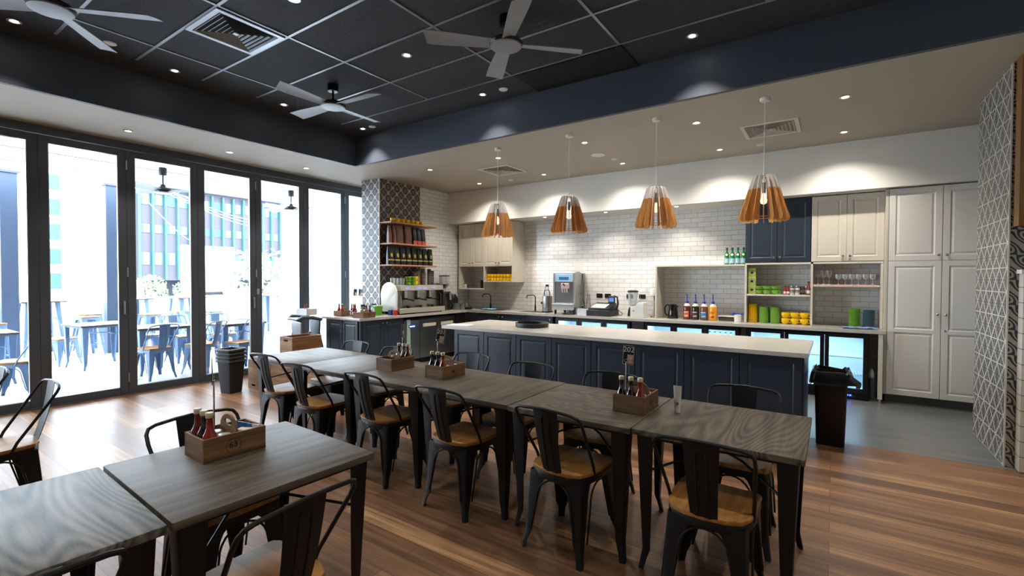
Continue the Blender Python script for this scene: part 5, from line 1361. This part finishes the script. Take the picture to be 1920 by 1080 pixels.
# tables and chairs outside
TBO = Src(lambda: mk_table(mat('glare_tinted_metal', '#5f7898', .5, 0.0, var=.1))); CHO = Src(lambda: mk_chair(mat('glare_tinted_metal', '#5f7898', .5, 0.0, var=.1)))  # black metal with the blue glare of the doorway put into its colour
for x, y, r, l in ((-10.3, 2.72, .1, 'terrace table seen through the second door panel'), (-9.05, 3.12, .0, 'terrace table seen through the third door panel'), (-8.75, 4.15, .05, 'terrace table seen through the fourth door panel'), (-9.9, 1.25, 0, 'terrace table seen at the left edge')):
    TBO.place((x, y, -.01), r, l, 'terrace tables')
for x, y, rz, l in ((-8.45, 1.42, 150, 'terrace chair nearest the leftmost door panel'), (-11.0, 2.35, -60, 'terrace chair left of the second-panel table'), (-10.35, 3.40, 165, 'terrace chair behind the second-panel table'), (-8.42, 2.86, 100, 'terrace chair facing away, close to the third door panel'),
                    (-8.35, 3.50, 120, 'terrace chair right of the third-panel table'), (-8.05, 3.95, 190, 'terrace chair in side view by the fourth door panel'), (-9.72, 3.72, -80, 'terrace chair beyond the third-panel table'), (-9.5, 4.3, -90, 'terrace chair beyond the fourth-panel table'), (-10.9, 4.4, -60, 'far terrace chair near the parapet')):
    CHO.place((x, y, -.01), math.radians(rz), 'glare-tinted black metal '+l, 'terrace chairs')
M_glare_metal = mat('glare_tinted_metal', '#5f7898', .5, 0.0, var=.1)  # same glare-blue tint in place of black, for bar tables and stools
def mk_bar(M_black=M_glare_metal):
    t = thing('bar_table', 'x', 'table'); MB().prism(rrect(.33, .33, .01, 2), 1.02, 1.045, 'xy', bev=.002).obj('tabletop', M_table, t)
    for sx in (-1, 1):
        for sy in (-1, 1): leg_L((sx*.25, sy*.25), (sx*.31, sy*.31), sx, sy, [(1.02, .085), (.8, .075), (.4, .055), (.1, .04), (0, .032)]).obj('leg', M_black, t)
    MB().tube([(-.29, -.29, .30), (.29, -.29, .30), (.29, .29, .30), (-.29, .29, .30)], .008, 6, closed=True).obj('foot_rail', M_black, t); return t
BT = Src(mk_bar)
for x, y, l in ((-12.8, 2.45, 'left bar table by the parapet'), (-12.8, 3.9, 'bar table behind the door post, right of the left one'), (-12.8, 5.0, 'far bar table seen through the third door panel'), (-12.8, 6.9, 'farthest bar table near the fifth panel')):
    BT.place((x, y, -.01), .1, 'tall dark '+l, 'terrace bar tables')
def mk_stool(M_black=M_glare_metal):
    t = thing('bar_stool', 'x', 'stool'); MB().prism(rrect(.155, .155, .03), .735, .755, 'xy', bev=.004).obj('seat', M_seatwood, t)
    MB().prism(rrect(.15, .15, .03), .70, .733, 'xy', bev=.004).obj('seat_frame', M_black, t)
    for sx in (-1, 1):
        for sy in (-1, 1): leg_L((sx*.145, sy*.145), (sx*.21, sy*.21), sx, sy, [(.72, .11), (.66, .075), (.4, .055), (.1, .04), (0, .03)]).obj('leg', M_black, t)
    MB().tube([(-.185, -.185, .22), (.185, -.185, .22), (.185, .185, .22), (-.185, .185, .22)], .006, 6, closed=True).obj('foot_rail', M_black, t); return t
ST = Src(mk_stool)
for x, y, l in ((-11.9, 2.95, 'between the two left bar tables'), (-11.7, 3.9, 'before the second bar table'), (-11.3, 1.6, 'near the left terrace post'), (-12.7, 3.2, 'beyond the left bar table'), (-12.1, 4.6, 'left of the far bar table'), (-11.7, 5.1, 'right of the far bar table')):
    ST.place((x, y, -.01), .2, 'dark bar stool with wooden seat, '+l, 'terrace bar stools')
t = thing('terrace_bin', 'small blue-grey bin on the terrace behind the fourth panel', 'bin', (-11.3, 5.55, -.01)); MB().lathe([(0, 0), (.13, 0), (.17, .55), (.155, .55), (0, .1)], seg=20, cap=False).obj('bin_body', M_col, t)
# office building with teal fins
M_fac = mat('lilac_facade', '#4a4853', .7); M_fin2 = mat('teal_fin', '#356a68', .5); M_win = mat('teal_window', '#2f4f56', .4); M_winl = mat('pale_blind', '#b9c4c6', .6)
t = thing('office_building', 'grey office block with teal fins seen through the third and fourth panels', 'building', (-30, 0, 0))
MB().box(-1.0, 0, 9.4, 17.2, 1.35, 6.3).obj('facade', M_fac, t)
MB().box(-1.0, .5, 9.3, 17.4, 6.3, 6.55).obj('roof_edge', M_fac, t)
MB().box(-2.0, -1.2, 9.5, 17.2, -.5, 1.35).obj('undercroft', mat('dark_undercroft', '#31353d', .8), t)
fy = [9.55+k*.583 for k in range(14)]
random.seed(3)
for r_, (z0, z1) in enumerate(((5.35, 5.92), (3.87, 4.33), (2.17, 2.85))):
    for k, y in enumerate(fy[:-1]):
        w = MB().box(-.02, .03, y+.05, y+.53, z0, z1).obj('window', M_win, t)
        if random.random() < .6: a = random.uniform(.1, .25); MB().box(.031, .04, y+a, y+a+.25, z0+.03, z1-.03).obj('blind', M_winl, w)
for y in fy: MB().box(.02, .22, y-.035, y+.035, 1.4, 6.2).obj('fin', M_fin2, t)
for y in (10.1, 12.4, 14.8): MB().prism([(y-.3, -.5), (y, -.5), (y-.25, 1.35), (y-.6, 1.35)], -1.0, -.5, 'yz').obj('pier', M_winl, t)
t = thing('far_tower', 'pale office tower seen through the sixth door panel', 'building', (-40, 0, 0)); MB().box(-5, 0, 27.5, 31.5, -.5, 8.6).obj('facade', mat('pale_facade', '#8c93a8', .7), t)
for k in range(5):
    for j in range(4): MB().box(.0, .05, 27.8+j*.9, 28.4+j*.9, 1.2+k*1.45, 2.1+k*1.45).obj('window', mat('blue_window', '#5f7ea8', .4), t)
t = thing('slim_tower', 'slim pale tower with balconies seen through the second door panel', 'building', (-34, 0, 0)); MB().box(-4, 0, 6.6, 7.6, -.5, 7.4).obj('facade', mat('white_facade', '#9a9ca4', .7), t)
for k in range(5):
    w = MB().box(.0, .05, 6.95, 7.4, .9+k*1.3, 1.7+k*1.3).obj('window', M_win, t)
    MB().box(.05, .35, 6.8, 7.6, .75+k*1.3, .83+k*1.3).obj('balcony', M_winl, t)
t = thing('billboard_panel', 'large blank white panel in front of the office block', 'panel', (-20, 7.75, 0))
MB().box(-.1, 0, 0, 1.75, .95, 2.68, .01).obj('panel_face', M_plasticw, t); MB().box(-.15, .02, -.05, 0, -.5, 2.72).box(-.15, .02, 1.75, 1.80, -.5, 2.72).box(-.15, .02, 0, 1.75, 2.68, 2.72).obj('panel_frame', mat('pale_frame', '#a9adb5', .5), t)
# trees
def tree(x, y, z, r, label, m):
    t = thing('tree', label, 'tree', (x, y, -.5)); MB().tube([(0, 0, 0), (.05, .02, (z+.5)*.5), (0, 0, z+.5)], [.10, .07, .04], 8).obj('trunk', mat('grey_bark', '#6b655c', .8), t)
    bmq = bmesh.new(); random.seed(int(abs(x*7+y)))
    for k in range(900):
        a, b_ = random.uniform(0, 2*PI), math.acos(random.uniform(-1, 1)); rr = r*random.uniform(.45, 1)**.5*(1+.25*math.sin(3*a)*math.sin(2*b_))
        p = Vector((rr*math.sin(b_)*math.cos(a), rr*math.sin(b_)*math.sin(a), z+.5+rr*.8*math.cos(b_)))
        u = Vector((random.gauss(0, 1), random.gauss(0, 1), random.gauss(0, 1))).normalized(); v = u.orthogonal().normalized(); s = r*.085
        vs = [bmq.verts.new(p+u*s), bmq.verts.new(p+v*s*.5), bmq.verts.new(p-u*s), bmq.verts.new(p-v*s*.5)]; bmq.faces.new(vs)
    mb = MB(); mb._add(bmq); mb.obj('foliage', m, t, None)
M_leaf = mat('pale_leaf', '#7f9a6a', .6, var=.2, vscale=20)
tree(-27, 8.9, .95, .8, 'pale green shrub-like tree below the office block', M_leaf); tree(-26.5, 10.4, .8, .6, 'smaller pale tree right of the first below the office block', M_leaf)
tree(-18.5, 9.6, 1.5, 1.3, 'pale sunlit tree seen through the fourth door panel', M_leaf)
# overhead cables
M_cable = mat('white_cable', '#e8ebee', .5)
for i, (a, b) in enumerate((((-11.19, 3.63, 3.37), (-29.98, 15.25, 4.70)), ((-11.19, 3.72, 3.37), (-29.98, 15.25, 4.90)), ((-11.19, 3.82, 3.37), (-29.98, 15.25, 5.10)), ((-11.19, 3.40, 3.37), (-29.98, 11.9, 3.60)))):
    A_, B_ = Vector(a), Vector(b)
    pts = [A_.lerp(B_, k/10)-Vector((0, 0, .12*math.sin(PI*k/10))) for k in range(11)]
    tag(MB().tube(pts, .009, 5).obj('overhead_cable', M_cable), 'thin white overhead cable outside, '+['topmost', 'second', 'third', 'lowest and separate'][i], 'cable', 'overhead cables outside')
